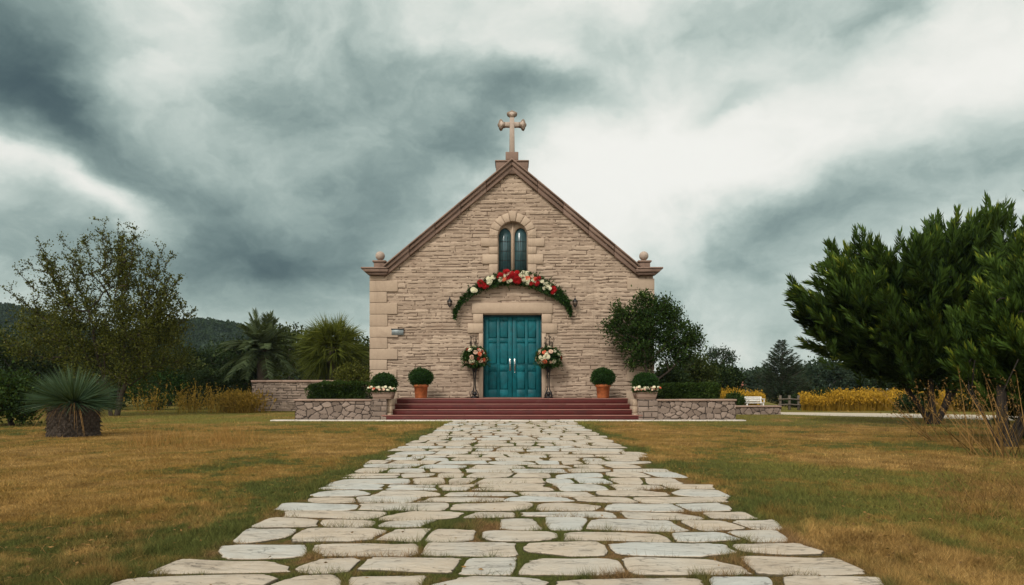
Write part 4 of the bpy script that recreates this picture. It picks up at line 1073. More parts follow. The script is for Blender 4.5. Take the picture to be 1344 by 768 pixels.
def wood(mb, PA, par, rt, ex=.46, rmax=.5, sides=6):
    n = len(PA); cnt = np.zeros(n); ch = [[] for _ in range(n)]
    for i in range(n):
        if par[i] >= 0: ch[par[i]].append(i)
    for i in range(n - 1, -1, -1):
        if not ch[i]: cnt[i] = 1
        if par[i] >= 0: cnt[par[i]] += cnt[i]
    rad = np.minimum(rt * cnt ** ex, rmax); st_ = [(i, None) for i in range(n) if par[i] < 0]
    while st_:
        i, p = st_.pop(); chain = [] if p is None else [p]
        j = i
        while True:
            chain.append(j)
            if not ch[j]: break
            c = sorted(ch[j], key=lambda q: -cnt[q])
            for o in c[1:]: st_.append((o, j))
            j = c[0]
        if len(chain) > 1:
            rd = rad[chain].copy()
            if p is not None: rd[0] = rd[1] * 1.1
            else: rd[0] *= 1.35
            tube(mb, PA[chain], rd, sides if rd[0] > .02 else 4, rr_g.uniform(.2, .8), cap=False)
rr_g = R(4)
def in_ell(rr, c, r_, n, shell=.55):
    d = nrm(rr.normal(size=(n, 3))); return np.asarray(c) + d * (rr.uniform(shell ** 3, 1, n) ** (1 / 3))[:, None] * np.asarray(r_)

def clump_leaves(mb, rr, T, cen, n, spread, ls, lw, up=.3, bare=0):
    m = len(T); P = np.repeat(T, n, 0) + rr.normal(0, 1, (m * n, 3)) * spread
    ct = np.repeat(rr.normal(0, .12, m), n); o = nrm(P - cen)
    leaves(mb, P, o * .5 + rr.normal(0, .6, P.shape) + [0, 0, up], rr.uniform(.6, 1.3, len(P)) * ls, rr.uniform(.7, 1.2, len(P)) * lw, rr, np.clip(.45 + ct + rr.normal(0, .2, len(P)), 0, 1))

def tree(name, label, base, ells, nt_, nl, spread, ls, lw, mat, bark, seed, rt=.010, trunk_h=.8, stems=1, cat='tree', group=None, seg=.4, pen=.25, rmax=.3):
    rr = R(seed); e = empty(name, base, label, cat, group); b = np.array(base, float); T = []
    tot = sum(w_[1][0] * w_[1][2] for w_ in ells)
    for c, r_ in ells: T.append(in_ell(rr, np.array(c) - b, r_, max(3, int(nt_ * r_[0] * r_[2] / tot)), .35))
    T = np.concatenate(T); T = T[T[:, 2] > .1]; cen = T.mean(0)
    tr = []
    for k in range(stems):
        a = rr.uniform(0, 6.28); sp = .0 if stems == 1 else .35
        tr.append([(math.cos(a) * .08 * (stems > 1), math.sin(a) * .08 * (stems > 1), -.03), (math.cos(a) * sp * trunk_h * .5 + cen[0] * .1, math.sin(a) * sp * trunk_h * .5, trunk_h * .55), (math.cos(a) * sp * trunk_h + cen[0] * .25, math.sin(a) * sp * trunk_h, trunk_h)])
    PA, par, tid = network(rr, tr, T, seg, .05, pen)
    mb = MB(); wood(mb, PA, par, rt, rmax=rmax); mb.build('trunk', MAT[bark], e, True)
    mb = MB(); clump_leaves(mb, rr, T, cen - [0, 0, .5], nl, spread, ls, lw); mb.build('crown', MAT[mat], e)
    return e
def ell(px, py, D, rx, ry, depth=None, dy=0):
    k = D / F; return ((X(px, D), D + dy, Z(py, D)), (rx * k, (depth if depth else rx * k), ry * k))

# the shrub tree beside the church front
D = 20.75
tree('shrub_tree', 'leafy dark green tree leaning over the right corner of the church front', (X(856, D), D, .5),
     [ell(826, 425, D, 32, 32, .42), ell(862, 425, D, 36, 30, .5), ell(890, 440, D, 28, 30, .5), ell(845, 398, D, 14, 16, .3), ell(872, 408, D, 22, 14, .4), ell(912, 452, D, 12, 8, .2), ell(850, 458, D, 35, 24, .45), ell(890, 466, D, 22, 12, .4)],
     260, 62, .105, .085, .05, 'laurel', 'bark', 201, .006, .7, 3, seg=.25)
# the big sparse tree on the left
D = 22.5; rr = R(301); e = empty('tree', (X(150, D), D, 0), 'large many-stemmed olive green tree with bare twiggy top at the left', 'tree')
b = np.array(e.location)
ells = [ell(155, 432, D, 58, 40, 1.4), ell(105, 430, D, 60, 45, 1.5), ell(195, 420, D, 48, 50, 1.4), ell(160, 460, D, 75, 42, 1.6), ell(60, 440, D, 45, 40, 1.2), ell(215, 455, D, 32, 40, 1.1), ell(165, 365, D, 26, 26, .7), ell(150, 490, D, 60, 22, 1.4)]
T = []; tot = sum(q[1][0] * q[1][2] for q in ells)
for c, r_ in ells: T.append(in_ell(rr, np.array(c) - b, r_, int(560 * r_[0] * r_[2] / tot), .3))
T = np.concatenate(T)
tw = [(42, 312), (47, 335), (38, 355), (17, 380), (50, 375), (88, 310), (92, 340), (75, 345), (132, 290), (140, 310), (128, 325), (165, 298), (182, 302), (170, 318), (150, 322), (186, 330), (190, 345), (215, 362), (222, 370), (236, 378), (228, 388), (243, 398), (246, 412), (110, 345), (70, 328), (60, 350), (100, 360), (208, 350), (30, 390), (118, 322), (155, 305), (240, 430)]
_r = R(8)
for _ in range(46):
    a_ = _r.uniform(-.15, 3.0); q_ = _r.uniform(.80, 1.03); tw.append((148 + 94 * q_ * math.cos(a_), 415 - 112 * q_ * abs(math.sin(a_)) ** .8))
TW = np.array([(X(a, D), D + rr.uniform(-.9, .9), Z(c, D)) for a, c in tw]) - b
inter = []
for t_ in TW:
    o_ = np.array([0, 0, 2.2]) + .25 * (t_ - [0, 0, 2.2]) * [1, 1, 0]
    for f in (.45, .6, .72, .83, .93):
        inter.append(o_ + (t_ - o_) * f + [0, 0, -.25 * f * (1 - f)] + rr.normal(0, .03, 3))
        if f > .5 and rr.rand() < .8: inter.append(inter[-1] + np.array([rr.uniform(-.3, .3), rr.uniform(-.25, .25), rr.uniform(.1, .35)]))
inter = np.array(inter)
trunks = []
for (dx, dy, h) in ((-1.1, .2, 2.3), (-.45, -.3, 2.6), (.2, .3, 2.8), (.75, -.1, 2.4), (-.05, -.5, 2.0)):
    trunks.append([(dx * .12, dy * .2, -.03), (dx * .35, dy * .5, h * .3), (dx * .8, dy * .9, h * .7), (dx * 1.1, dy, h)])
allT = np.concatenate([T, inter, TW]); PA, par, tid = network(rr, trunks, allT, .3, .05, .12, .9)
mb = MB(); wood(mb, PA, par, .0075, .44, .16); mb.build('trunk', MAT['bark'], e, True)
mb = MB(); clump_leaves(mb, rr, T, np.array([0, 0, 1.5]), 58, .15, .076, .044); clump_leaves(mb, rr, inter, np.array([0, 0, 1.5]), 16, .07, .075, .045)
# leaves follow the twigs
up_ = PA[:, 2] > 2.0; idx = np.where(up_)[0]; idx = idx[par[idx] >= 0]
for rep in range(9):
    f = rr.rand(len(idx))[:, None]; P = PA[idx] * f + PA[par[idx]] * (1 - f); d = nrm(PA[idx] - PA[par[idx]])
    leaves(mb, P, d * .8 + rr.normal(0, .7, P.shape), rr.uniform(.05, .085, len(P)), rr.uniform(.03, .045, len(P)), rr, np.clip(rr.normal(.5, .22, len(P)), 0, 1))
for t in TW:
    n = 12; leaves(mb, t + rr.normal(0, .045, (n, 3)), rr.normal(0, .7, (n, 3)) + [0, 0, .6], rr.uniform(.05, .09, n), .042, rr, np.clip(rr.normal(.5, .25, n), 0, 1))
mb.build('crown', MAT['olive'], e)

# the two dark broad conifers on the right
def shoots(mb, rr, T, D_, size, nleaf, lw, tb=0):
    m = len(T); t = np.tile(np.linspace(0, 1, nleaf), m); D_ = np.repeat(nrm(D_), nleaf, 0); B = np.repeat(T, nleaf, 0); sz = np.repeat(size, nleaf)
    axis_p = B + D_ * (sz * (t - .35) * .75)[:, None]
    rnd = rr.normal(size=(m * nleaf, 3)); side = nrm(rnd - (rnd * D_).sum(1, keepdims=True) * D_)
    spread = (.62 - .42 * t)[:, None]
    dr = D_ * (1 - spread * .4) + side * spread
    ct = np.repeat(rr.normal(0, .08, m) + tb, nleaf)
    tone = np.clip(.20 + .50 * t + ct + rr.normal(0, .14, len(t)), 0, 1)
    leaves(mb, axis_p, dr, sz * rr.uniform(.34, .52, len(t)), lw * sz * rr.uniform(.7, 1.2, len(t)), rr, tone, .12)
def big_pine(label, base, stems, ells, nt_, size, seed, prof=None):
    size *= 1.12
    rr = R(seed); e = empty('broad_conifer', base, label, 'tree', 'broad dark trees on the right'); b = np.array(base); T = []; tot = sum(q[1][0] * q[1][2] for q in ells)
    for c, r_ in ells: T.append(in_ell(rr, np.array(c) - b, r_, int(nt_ * r_[0] * r_[2] / tot), .55))
    T = np.concatenate(T)
    Cn = T.mean(0); PA, par, tid = network(rr, stems, Cn + (T - Cn) * rr.uniform(.45, .78, (len(T), 1)), .4, .05, .15, .8); mb = MB(); wood(mb, PA, par, .0115, .42, .17, 8); mb.build('trunk', MAT['darkbark'], e, True)
    cen = T.mean(0) - [0, 0, 1.5]; rad_ = np.zeros(len(T))
    BS, BD, BZ, BT = [], [], [], []
    pick = rr.permutation(len(T))[:int(len(T) * .23)]
    for t_ in T[pick]:                                       # plumes: boughs carrying a fan of shoots
        d = nrm(t_ - cen) + [0, 0, .45] + rr.normal(0, .18, 3); d = d / np.linalg.norm(d); L = size * rr.uniform(1.0, 2.0); sd_ = nrm(np.cross(d, rr.normal(size=3))); tone_ = rr.normal(0, .13)
        m = rr.randint(9, 15)
        for k in range(m):
            f = (k + .5) / m; wq = (.46 * (1 - f) + .08) * L
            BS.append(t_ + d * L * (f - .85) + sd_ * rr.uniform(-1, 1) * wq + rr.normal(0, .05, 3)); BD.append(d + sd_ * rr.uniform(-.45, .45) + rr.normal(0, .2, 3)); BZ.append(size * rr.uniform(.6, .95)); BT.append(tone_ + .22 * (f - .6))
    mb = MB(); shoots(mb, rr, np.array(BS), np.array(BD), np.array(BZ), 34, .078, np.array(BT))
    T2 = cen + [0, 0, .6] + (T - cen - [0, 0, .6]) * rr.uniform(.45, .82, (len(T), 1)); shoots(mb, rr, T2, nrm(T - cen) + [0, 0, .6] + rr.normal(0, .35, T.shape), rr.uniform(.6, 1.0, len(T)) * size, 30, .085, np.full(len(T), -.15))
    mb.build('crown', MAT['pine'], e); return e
D = 16.8; k_ = D / F
ells = [ell(1085, 392, D, 42, 42, 1.1), ell(1120, 352, D, 36, 46, 1.1), ell(1165, 350, D, 44, 44, 1.3), ell(1062, 418, D, 22, 14, .6), ell(1150, 415, D, 80, 62, 1.8), ell(1225, 385, D, 50, 60, 1.7), ell(1255, 330, D, 42, 42, 1.3), ell(1278, 300, D, 20, 26, .7),
        ell(1310, 330, D, 50, 40, 1.4), ell(1300, 400, D, 70, 70, 1.9), ell(1180, 452, D, 80, 34, 1.8), ell(1260, 455, D, 80, 36, 1.9), ell(1110, 445, D, 45, 24, 1.2), ell(1350, 440, D, 60, 70, 1.7)]
b0 = (X(1226, 16.9), 16.9, 0)
stems = [[(s_[0] * .06, s_[1] * .1, -.03), (s_[0] * .45, s_[1] * .5, .45), (s_[0], s_[1], 1.15), (s_[0] * 1.5, s_[1] * 1.4, 1.9)] for s_ in ((-.75, .1), (-.3, -.3), (.05, .3), (.4, -.2), (.8, .2), (-.5, .5))]
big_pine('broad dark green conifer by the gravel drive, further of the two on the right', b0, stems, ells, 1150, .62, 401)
D = 10.6
ells = [ell(1392, 358, D, 78, 88, 1.1), ell(1350, 405, D, 68, 82, 1.0), ell(1430, 430, D, 90, 90, 1.2), ell(1310, 470, D, 55, 45, .8), ell(1390, 500, D, 100, 40, 1.1), ell(1300, 415, D, 35, 40, .6)]
b1 = (X(1318, 10.2), 10.2, 0)
stems = [[(s_[0] * .08, s_[1] * .1, -.03), (s_[0] * .45, s_[1] * .5, .35), (s_[0], s_[1], .85), (s_[0] * 1.3 + .2, s_[1] * 1.4, 1.3)] for s_ in ((-.42, .1), (-.15, -.2), (.1, .2), (.4, -.1), (.75, .2), (-.3, .35))]
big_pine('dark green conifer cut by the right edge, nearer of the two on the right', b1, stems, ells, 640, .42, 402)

# background trees ------------------------------------------------
BG = [  # px, D, top, halfwidth, mat, label
 (-30, 27, 412, 75, 'far1', 'dark broad tree at the far left edge behind the big twiggy tree'),
 (62, 31, 440, 60, 'far1', 'dark low tree behind the left half of the big twiggy tree'),
 (128, 35, 448, 55, 'far1', 'dark tree directly behind the stems of the big twiggy tree'),
 (222, 36, 452, 46, 'far2', 'rounded dark tree between the big twiggy tree and the feather palm'),
 (272, 40, 455, 42, 'far1', 'dark tree below the wooded hill, left of the feather palm'),
 (318, 44, 438, 40, 'far1', 'dark tree just behind the feather palm on its left side'),
 (385, 42, 418, 38, 'far2', 'olive green tree rising between the two palms'),
 (440, 46, 432, 52, 'far1', 'dark tree behind the fan palm'),
 (478, 38, 440, 30, 'far2', 'tree squeezed between the fan palm and the church wall'),
 (900, 29, 464, 42, 'far2', 'rounded olive tree right of the church corner behind the hedge'),
 (880, 26, 480, 26, 'far1', 'dark bushy tree close behind the church corner'),
 (938, 33, 476, 30, 'far1', 'dark green bushy tree right of the rounded olive tree'),
 (958, 40, 480, 16, 'far1', 'small dark tree left of the little red roof'),
 (1000, 75, 484, 22, 'far3', 'hazy tree left of the pointed conifer, over the red roof'),
 (1082, 55, 468, 30, 'far3', 'grey green tree just right of the pointed conifer'),
 (1125, 62, 478, 32, 'far3', 'grey green tree under the outer branches of the big dark conifer'),
 (1050, 70, 480, 26, 'far3', 'pale tree behind the right side of the pointed conifer'),
 (1180, 52, 472, 45, 'far1', 'dark tree seen behind the golden field left of the conifer stems'),
 (1262, 48, 470, 50, 'far1', 'dark tree seen behind the conifer stems'),
 (1345, 45, 466, 55, 'far1', 'dark tree beyond the drive at the right edge'),
 (975, 90, 488, 18, 'far3', 'faint low tree left of the little red roof')]
for q, (px, D, top, hw, mt, lab) in enumerate(BG):
    rr = R(500 + q); k = D / F; zt_ = Z(top, D); g0 = GD(545); r_ = hw * k; es = []
    hgt = zt_; cz = hgt * .58
    es.append(((X(px, D), D, cz), (r_ * .85, r_ * .8, hgt * .34)))
    for j in range(5):
        a = rr.uniform(-1, 1); es.append(((X(px, D) + a * r_ * .6, D + rr.uniform(-.4, .4) * r_, cz + rr.uniform(-.1, .22) * hgt * (1 - abs(a) * .5)), (r_ * .42, r_ * .4, hgt * .19)))
    es.append(((X(px, D), D, hgt * .28), (r_ * .8, r_ * .7, hgt * .26)))
    s_ = D / 30
    nt0 = int(90 + hw * 1.6)
    tree('background_tree', lab, (X(px, D), D, 0), es, nt0, 48, .17 * s_ * (hw / 40) ** .5, .13 * s_, .085 * s_, mt, 'greybark', 520 + q, .012 * s_, hgt * .3, 1 + q % 3, group='trees behind the garden', seg=.6, pen=.15)
D = 38
tree('airy_tree', 'slender open tree with flat airy crown above the bushes right of the church', (X(943, D), D, 0), [ell(945, 464, D, 17, 6, .6), ell(932, 470, D, 8, 4, .4), ell(958, 472, D, 9, 5, .4), ell(943, 480, D, 8, 5, .4)], 70, 26, .12, .11, .07, 'far3', 'greybark', 590, .014, 2.2, 1, seg=.4)

# small shrubs ----------------------------------------------------
D = 20.2
tree('shrub', 'loose twiggy shrub standing up behind the hedge left of the steps', (X(462, D), D + .15, .5), [ell(455, 497, D, 20, 14, .4), ell(462, 486, D, 14, 8, .3), ell(474, 500, D, 12, 14, .3)], 110, 40, .07, .055, .03, 'olive', 'bark', 601, .004, .3, 3, 'shrub', seg=.2)
D = 16.2
tree('shrub', 'dark broadleaf shrub at the left edge behind the yucca', (X(12, D), D, 0), [ell(0, 522, D, 58, 30, .9), ell(25, 515, D, 32, 24, .6), ell(-45, 505, D, 40, 36, .8), ell(30, 535, D, 28, 16, .6)], 230, 46, .10, .085, .055, 'laurel', 'bark', 602, .006, .3, 4, 'shrub', seg=.3)
for (px, D, top, hw, lab, mt) in ((795 + 281, 28.5, 513, 14, 'dark green bush standing in the golden flower field', 'far1'), (1198, 25.5, 520, 22, 'low dark bush between the golden field and the conifer stems', 'far1'), (964, 25.5, 520, 10, 'small round green bush beside the golden field near the white bench', 'hedge'), (1045, 33, 522, 10, 'small dark bush at the foot of the pointed conifer', 'far1'), (1280, 27, 515, 30, 'dark bush beyond the drive behind the stalks', 'far1'),
        (205, 29, 480, 40, 'feathery green shrub rising behind the golden weeds', 'box'), (262, 30, 486, 42, 'wide feathery green shrub left of the garden wall', 'far1'), (315, 31, 482, 30, 'dark shrub at the left end of the garden wall', 'far1'), (150, 30, 492, 40, 'dark shrub under the big twiggy tree', 'far1'), (92, 28, 500, 40, 'dark shrub behind the yucca', 'far1')):
    zt_ = Z(top, D); k = D / F
    tree('shrub', lab, (X(px, D), D, 0), [((X(px, D), D, zt_ * .5), (hw * k, hw * k * .7, zt_ * .48)), ((X(px, D) + hw * k * .3, D, zt_ * .7), (hw * k * .5, hw * k * .5, zt_ * .28))], int(60 + hw * 2.2), 48, .10, .09, .05, mt, 'bark', 610 + int(px), .006, .3, 3, 'shrub', seg=.3)

# pointed conifer --------------------------------------------------
D = 36; rr = R(71); h = Z(446, D); e = empty('spruce', (X(1026, D), D, 0), 'pointed grey green conifer standing alone beyond the lawn', 'tree')
mb = MB(); tube(mb, [(0, 0, -.03), (0, 0, h * .5), (.03, 0, h)], [.09, .05, .008], 8)
ml = MB()
for lv in range(34):
    f = lv / 33; z = .12 + f * (h - .2); rad = 1.62 * (1 - f) ** .85 + .06; nb = 13 if f < .7 else 8
    for q in range(nb):
        a = rr.uniform(0, 6.28); L = rad * rr.uniform(.7, 1.12); d = np.array([math.cos(a), math.sin(a), 0]); up = .35 + .3 * f
        t = np.linspace(0, 1, 10)[:, None]; pts = np.array([0, 0, z]) + d * L * t + np.array([0, 0, 1]) * L * (up * t - .35 * t * (1 - t))
        tube(mb, pts[::3], [.014, .01, .007, .003], 4, cap=False)
        m = max(8, int(40 * L)); ti = rr.uniform(.15, 1, m); P = np.stack([np.interp(ti, t[:, 0], pts[:, k]) for k in range(3)], -1)
        sd_ = np.cross(d, [0, 0, 1]); dr = d + sd_ * rr.choice([-1, 1], m)[:, None] * rr.uniform(.3, 1, m)[:, None] + rr.normal(0, .25, (m, 3)) + [0, 0, .15]
        leaves(ml, P, dr, rr.uniform(.10, .22, m), .035, rr, np.clip(rr.normal(.45, .22, m), 0, 1))
mb.build('trunk', MAT['greybark'], e); ml.build('crown', MAT['far3'], e)

# palms -------------------------------------------------------------
D = 31; rr = R(81); pc = np.array([0, 0, Z(460, D)]); e = empty('feather_palm', (X(345, D), D, 0), 'feather palm with arching fronds behind the garden wall', 'palm')
mb = MB(); zt_ = pc[2]; pr = []
for k in range(30): pr.append((.24 + .03 * (k % 2), zt_ * k / 29))
lathe(mb, [(0.3, -.03)] + pr, (0, 0, 0), 14); mb.build('trunk', MAT['bark'], e)
fr = MB(); ml = MB()
for q in range(70):
    el_ = rr.uniform(-.35, 1.45); a = rr.uniform(0, 6.28); L = rr.uniform(1.7, 2.1); d = np.array([math.cos(a) * math.cos(el_), math.sin(a) * math.cos(el_), math.sin(el_)])
    t = np.linspace(0, 1, 14)[:, None]; droop = .06 + .40 * math.cos(el_)
    pts = pc + d * L * t + np.array([0, 0, -1]) * L * droop * t ** 2.2
    tube(fr, pts, np.linspace(.022, .004, 14), 5, .6, cap=False)
    tg = nrm(np.gradient(pts, axis=0)); m = 46; ti = np.linspace(.15, 1, m)
    P = np.stack([np.interp(ti, t[:, 0], pts[:, k]) for k in range(3)], -1); TG = np.stack([np.interp(ti, t[:, 0], tg[:, k]) for k in range(3)], -1)
    sd_ = nrm(np.cross(TG, [0, 0, 1.0]) + 1e-6)
    for s_ in (-1, 1):
        ribbons(ml, P, TG * .8 + sd_ * s_ * .75 + [0, 0, .12], .42 * np.sin(np.clip(ti * 2.6 + .25, 0, 3.0)) ** .50 + .05, .028, .10, rr, np.clip(.35 + .25 * d[2] + rr.normal(0, .15, m), 0, 1), 2)
fr.build('frond_stems', MAT['palm'], e); ml.build('crown', MAT['palm'], e)
D = 29.5; rr = R(82); pc = np.array([0, 0, Z(456, D)]); e = empty('fan_palm', (X(437, D), D, 0), 'round bristling fan palm behind the garden wall next to the church', 'palm')
mb = MB(); lathe(mb, [(.3, -.03), (.26, pc[2] * .5), (.3, pc[2])], (0, 0, 0), 14); mb.build('trunk', MAT['bark'], e)
fr = MB(); ml = MB()
for q in range(170):
    el_ = math.asin(rr.uniform(-.8, .99)); a = rr.uniform(0, 6.28); d = np.array([math.cos(a) * math.cos(el_), math.sin(a) * math.cos(el_), math.sin(el_)]); L = rr.uniform(.55, .95)
    hub = pc + d * L + np.array([0, 0, -.1]) * math.cos(el_); tube(fr, [pc, pc + d * L * .5, hub], [.016, .014, .010], 5, .7, cap=False)
    s1 = nrm(np.cross(d, rr.normal(size=3))); m = 26; an = np.linspace(-1.15, 1.15, m)[:, None]
    dr = d * np.cos(an) + s1 * np.sin(an) + rr.normal(0, .04, (m, 3)); 
    ribbons(ml, np.repeat(hub[None], m, 0), dr, rr.uniform(.85, 1.15, m) * (1 - .25 * np.abs(an[:, 0])), .034, .10 + .12 * math.cos(el_), rr, np.clip(.42 + .22 * d[2] + rr.normal(0, .18, m), 0, 1), 3)  # upward fronds lighter: light from above put into the leaf tone
fr.build('frond_stems', MAT['fanpalm'], e); ml.build('crown', MAT['fanpalm'], e)

# yucca on squat trunk -----------------------------------------------
D = 12.6; rr = R(83); e = empty('yucca', (X(97, D), D, 0), 'spiky yucca on a squat dark basket-like trunk on the left lawn', 'yucca')
mb = MB(); na, nz = 96, 40; a = np.linspace(0, 2 * math.pi, na, endpoint=False); zz = np.linspace(-.02, .56, nz); A, ZZ = np.meshgrid(a, zz)
pat = np.abs(np.sin(A * 12 + ZZ * 28)) * np.abs(np.sin(A * 12 - ZZ * 28)); RR = .385 + .03 * ZZ + .022 * pat + .07 * (fbm(np.cos(A) * 2 + 9, np.sin(A) * 2 + ZZ * 3 + 9, 3, 3) - .5) + .03 * sstep(.12, -.02, ZZ)
V = np.stack([RR * np.cos(A), RR * np.sin(A), ZZ], -1).reshape(-1, 3); i = np.arange(nz - 1)[:, None] * na; j = np.arange(na)[None]; kk = (j + 1) % na
mb.add(V, np.stack([i + j, i + kk, i + na + kk, i + na + j], -1).reshape(-1, 4), np.clip(pat, 0, 1).reshape(-1)); mb.f.append(np.array([list(range(na))]) + (nz - 1) * na)
n = 900; a = rr.uniform(0, 6.28, n); z = rr.uniform(.02, .56, n); P = np.stack([.39 * np.cos(a), .39 * np.sin(a), z], -1)
leaves(mb, P, np.stack([np.cos(a) * .5, np.sin(a) * .5, -np.ones(n)], -1) + rr.normal(0, .4, (n, 3)), rr.uniform(.05, .12, n), .02, rr, rr.uniform(.2, 1, n)); mb.build('trunk', MAT['bark'], e)
mb = MB(); n = 780; d = nrm(rr.normal(size=(n, 3))); d[:, 2] = rr.uniform(-.12, 1, n) ; hxy = np.sqrt(np.maximum(1 - d[:, 2] ** 2, 0)); an = rr.uniform(0, 6.28, n); d[:, 0] = np.cos(an) * hxy; d[:, 1] = np.sin(an) * hxy
P = np.array([0, 0, .60]) + d * [.16, .16, .08] 
ribbons(mb, P, d, rr.uniform(.58, .80, n) * (1 - .06 * np.maximum(d[:, 2], 0)), .022, .02 + .16 * (1 - np.abs(d[:, 2])) ** 2, rr, np.clip(.3 + .4 * np.maximum(d[:, 2], 0) + rr.normal(0, .18, n), 0, 1), 4); mb.build('leaves', MAT['yucca'], e)
mb = MB(); n = 110; an = rr.uniform(0, 6.28, n); d = np.stack([np.cos(an), np.sin(an), rr.uniform(-.3, .2, n)], -1)
ribbons(mb, np.array([0, 0, .58]) + d * .3, d, rr.uniform(.18, .50, n), .015, rr.uniform(.5, 1.3, n), rr, rr.uniform(0, .75, n), 4); mb.build('dead_leaves', MAT['straw'], e)

# ------------------------------------------------------------------ stalks, weeds, golden field
def stalks(name, label, pts, n, h, w_, mat, seed, lean=(0, 0, 0), spread=.35, heads=0, headmat=None, bend=.15, kind=None, cat='grass', group=None, seg=4, rad=.1, headlen=.25, hs=.035):
    rr = R(seed); P = np.array(pts)[rr.randint(0, len(pts), n)] + np.stack([rr.normal(0, rad, n), rr.normal(0, rad, n), np.zeros(n)], -1)
    c = P.mean(0); c[2] = 0
    e = empty(name, tuple(c), label, cat, group) if kind is None else None
    if kind is not None: c = c * 0
    d = np.stack([rr.normal(lean[0], spread, n), rr.normal(lean[1], spread, n), np.ones(n)], -1); L = rr.uniform(h[0], h[1], n); tn = np.clip(rr.normal(.5, .25, n), 0, 1)
    mb = MB(); bd = rr.uniform(0, bend, n); ribbons(mb, P - c, d, L, w_, bd, rr, tn, seg)
    if heads:
        q = np.repeat(np.arange(n), heads); t = 1 - headlen * rr.rand(len(q)); dn = nrm(d)[q]
        HP = (P - c)[q] + dn * (L[q] * t)[:, None] + np.array([0, 0, -1]) * (bd[q] * L[q] * t * t)[:, None]
        m2 = mb if headmat is None else MB()
        leaves(m2, HP, dn * .8 + rr.normal(0, .45, (len(q), 3)), hs * rr.uniform(.7, 1.4, len(q)), hs * .42, rr, np.clip(rr.normal(.7, .25, len(q)), 0, 1))
        if headmat is not None: m2.build('seed_heads', MAT[headmat], e) if e else None
    if e: mb.build('stalks', MAT[mat], e); return e
    return tag(mb.build(name, MAT[mat]), label, cat, group, kind)
def gpt(px, py): D_ = GD(py); return (X(px, D_), D_, 0)
stalks('dry_grass_clump', 'tall straw coloured stalks with seed heads leaning left in front of the further conifer', [gpt(1222, 578), gpt(1212, 574), gpt(1235, 580)], 34, (.7, 1.3), .012, 'stalk', 701, (-.6, 0, 0), .42, 9, None, .15, group='clumps of tall dry stalks')
stalks('dry_grass_clump', 'tall brown stalks fanning out at the foot of the nearest conifer', [gpt(1310, 600), gpt(1325, 603), gpt(1298, 598), gpt(1335, 596)], 90, (.6, 1.3), .012, 'stalk', 702, (-.25, 0, 0), .36, 8, None, .12, group='clumps of tall dry stalks', rad=.14, hs=.026)
stalks('dry_grass_clump', 'thin straw stalks growing beside the lower right lawn', [gpt(1260, 588)], 26, (.5, .95), .008, 'stalk', 703, (-.3, 0, 0), .35, 10, None, .2, group='clumps of tall dry stalks')
rr = R(710); pts = [gpt(rr.uniform(1185, 1420), rr.uniform(600, 690)) for _ in range(70)]
stalks('wispy_grass', 'wispy brown grass tangled over the lower right lawn', pts, 950, (.12, .42), .0030, 'stalk', 711, (-.1, 0, 0), .5, 0, None, .5, 'stuff', rad=.09)
pts = [gpt(rr.uniform(190, 335), rr.uniform(572, 590)) for _ in range(26)] + [gpt(rr.normal(300, 14), rr.normal(580, 2)) for _ in range(14)] + [gpt(rr.normal(212, 16), rr.normal(586, 2)) for _ in range(10)]
stalks('wispy_grass', 'thin russet grass standing on the left lawn right of the yucca', pts, 1000, (.05, .42), .0045, 'fawn', 713, (0, 0, 0), .35, 0, None, .2, 'stuff', rad=.10)
pts = [(X(px, D_), D_, 0) for px, D_ in zip(np.concatenate([rr.uniform(180, 320, 14), rr.normal(245, 22, 12), rr.normal(200, 12, 6)]), rr.uniform(24.5, 27, 32))]
stalks('tall_weeds', 'tall golden brown weeds along the back of the left lawn', pts, 230, (.3, 1.35), .014, 'goldweed', 714, (0, 0, 0), .25, 9, None, .12, 'stuff', rad=.12, headlen=.75, hs=.085)
pts = [(X(px, D_), D_, 0) for px, D_ in zip(rr.uniform(288, 346, 26), rr.uniform(25, 26.5, 26))]
stalks('golden_grass', 'bright yellow grass clump at the end of the garden wall', pts, 800, (.3, .95), .016, 'goldweed', 715, (0, 0, 0), .25, 4, None, .2, 'stuff', rad=.10, headlen=.3, hs=.09)
def field(px0, px1, D0, D1, n, seed, label):
    rr = R(seed); D_ = rr.uniform(D0, D1, n); xx = X(rr.uniform(px0, px1, n), D_)
    kp = (fbm(xx * .9 + 3, D_ * .9, 3, 16) > .40); xx, D_ = xx[kp], D_[kp]; n = len(xx)
    P = np.stack([xx, D_, np.zeros(n)], -1); h = .34 + .52 * fbm(xx * 1.2, D_ * 1.2, 4, 6) + rr.normal(0, .09, n)
    mb = MB(); d = np.stack([rr.normal(0, .12, n), rr.normal(0, .12, n), np.ones(n)], -1)
    ribbons(mb, P, d, h * .8, .018, .02, rr, rr.uniform(0, .25, n), 2)
    q = np.repeat(np.arange(n), 5); HP = P[q] + nrm(d)[q] * (h[q] * rr.uniform(.55, 1.05, len(q)))[:, None] + rr.normal(0, .03, (len(q), 3))
    leaves(mb, HP, rr.normal(0, .5, (len(q), 3)) + [0, 0, 1], .09, .045, rr, np.clip(rr.normal(.6, .25, len(q)), 0, 1))
    tag(mb.build('flower_field', MAT['gold']), label, 'flowers', kind='stuff')
field(946, 1000, 27.5, 33, 2600, 721, 'bright golden yellow flowers behind the white bench')
field(1052, 1200, 27.5, 33, 7500, 722, 'bright golden yellow flowers beyond the drive under the big conifer')
field(1200, 1420, 26.5, 31, 4200, 723, 'golden yellow flowers seen between the conifer stems at the right')

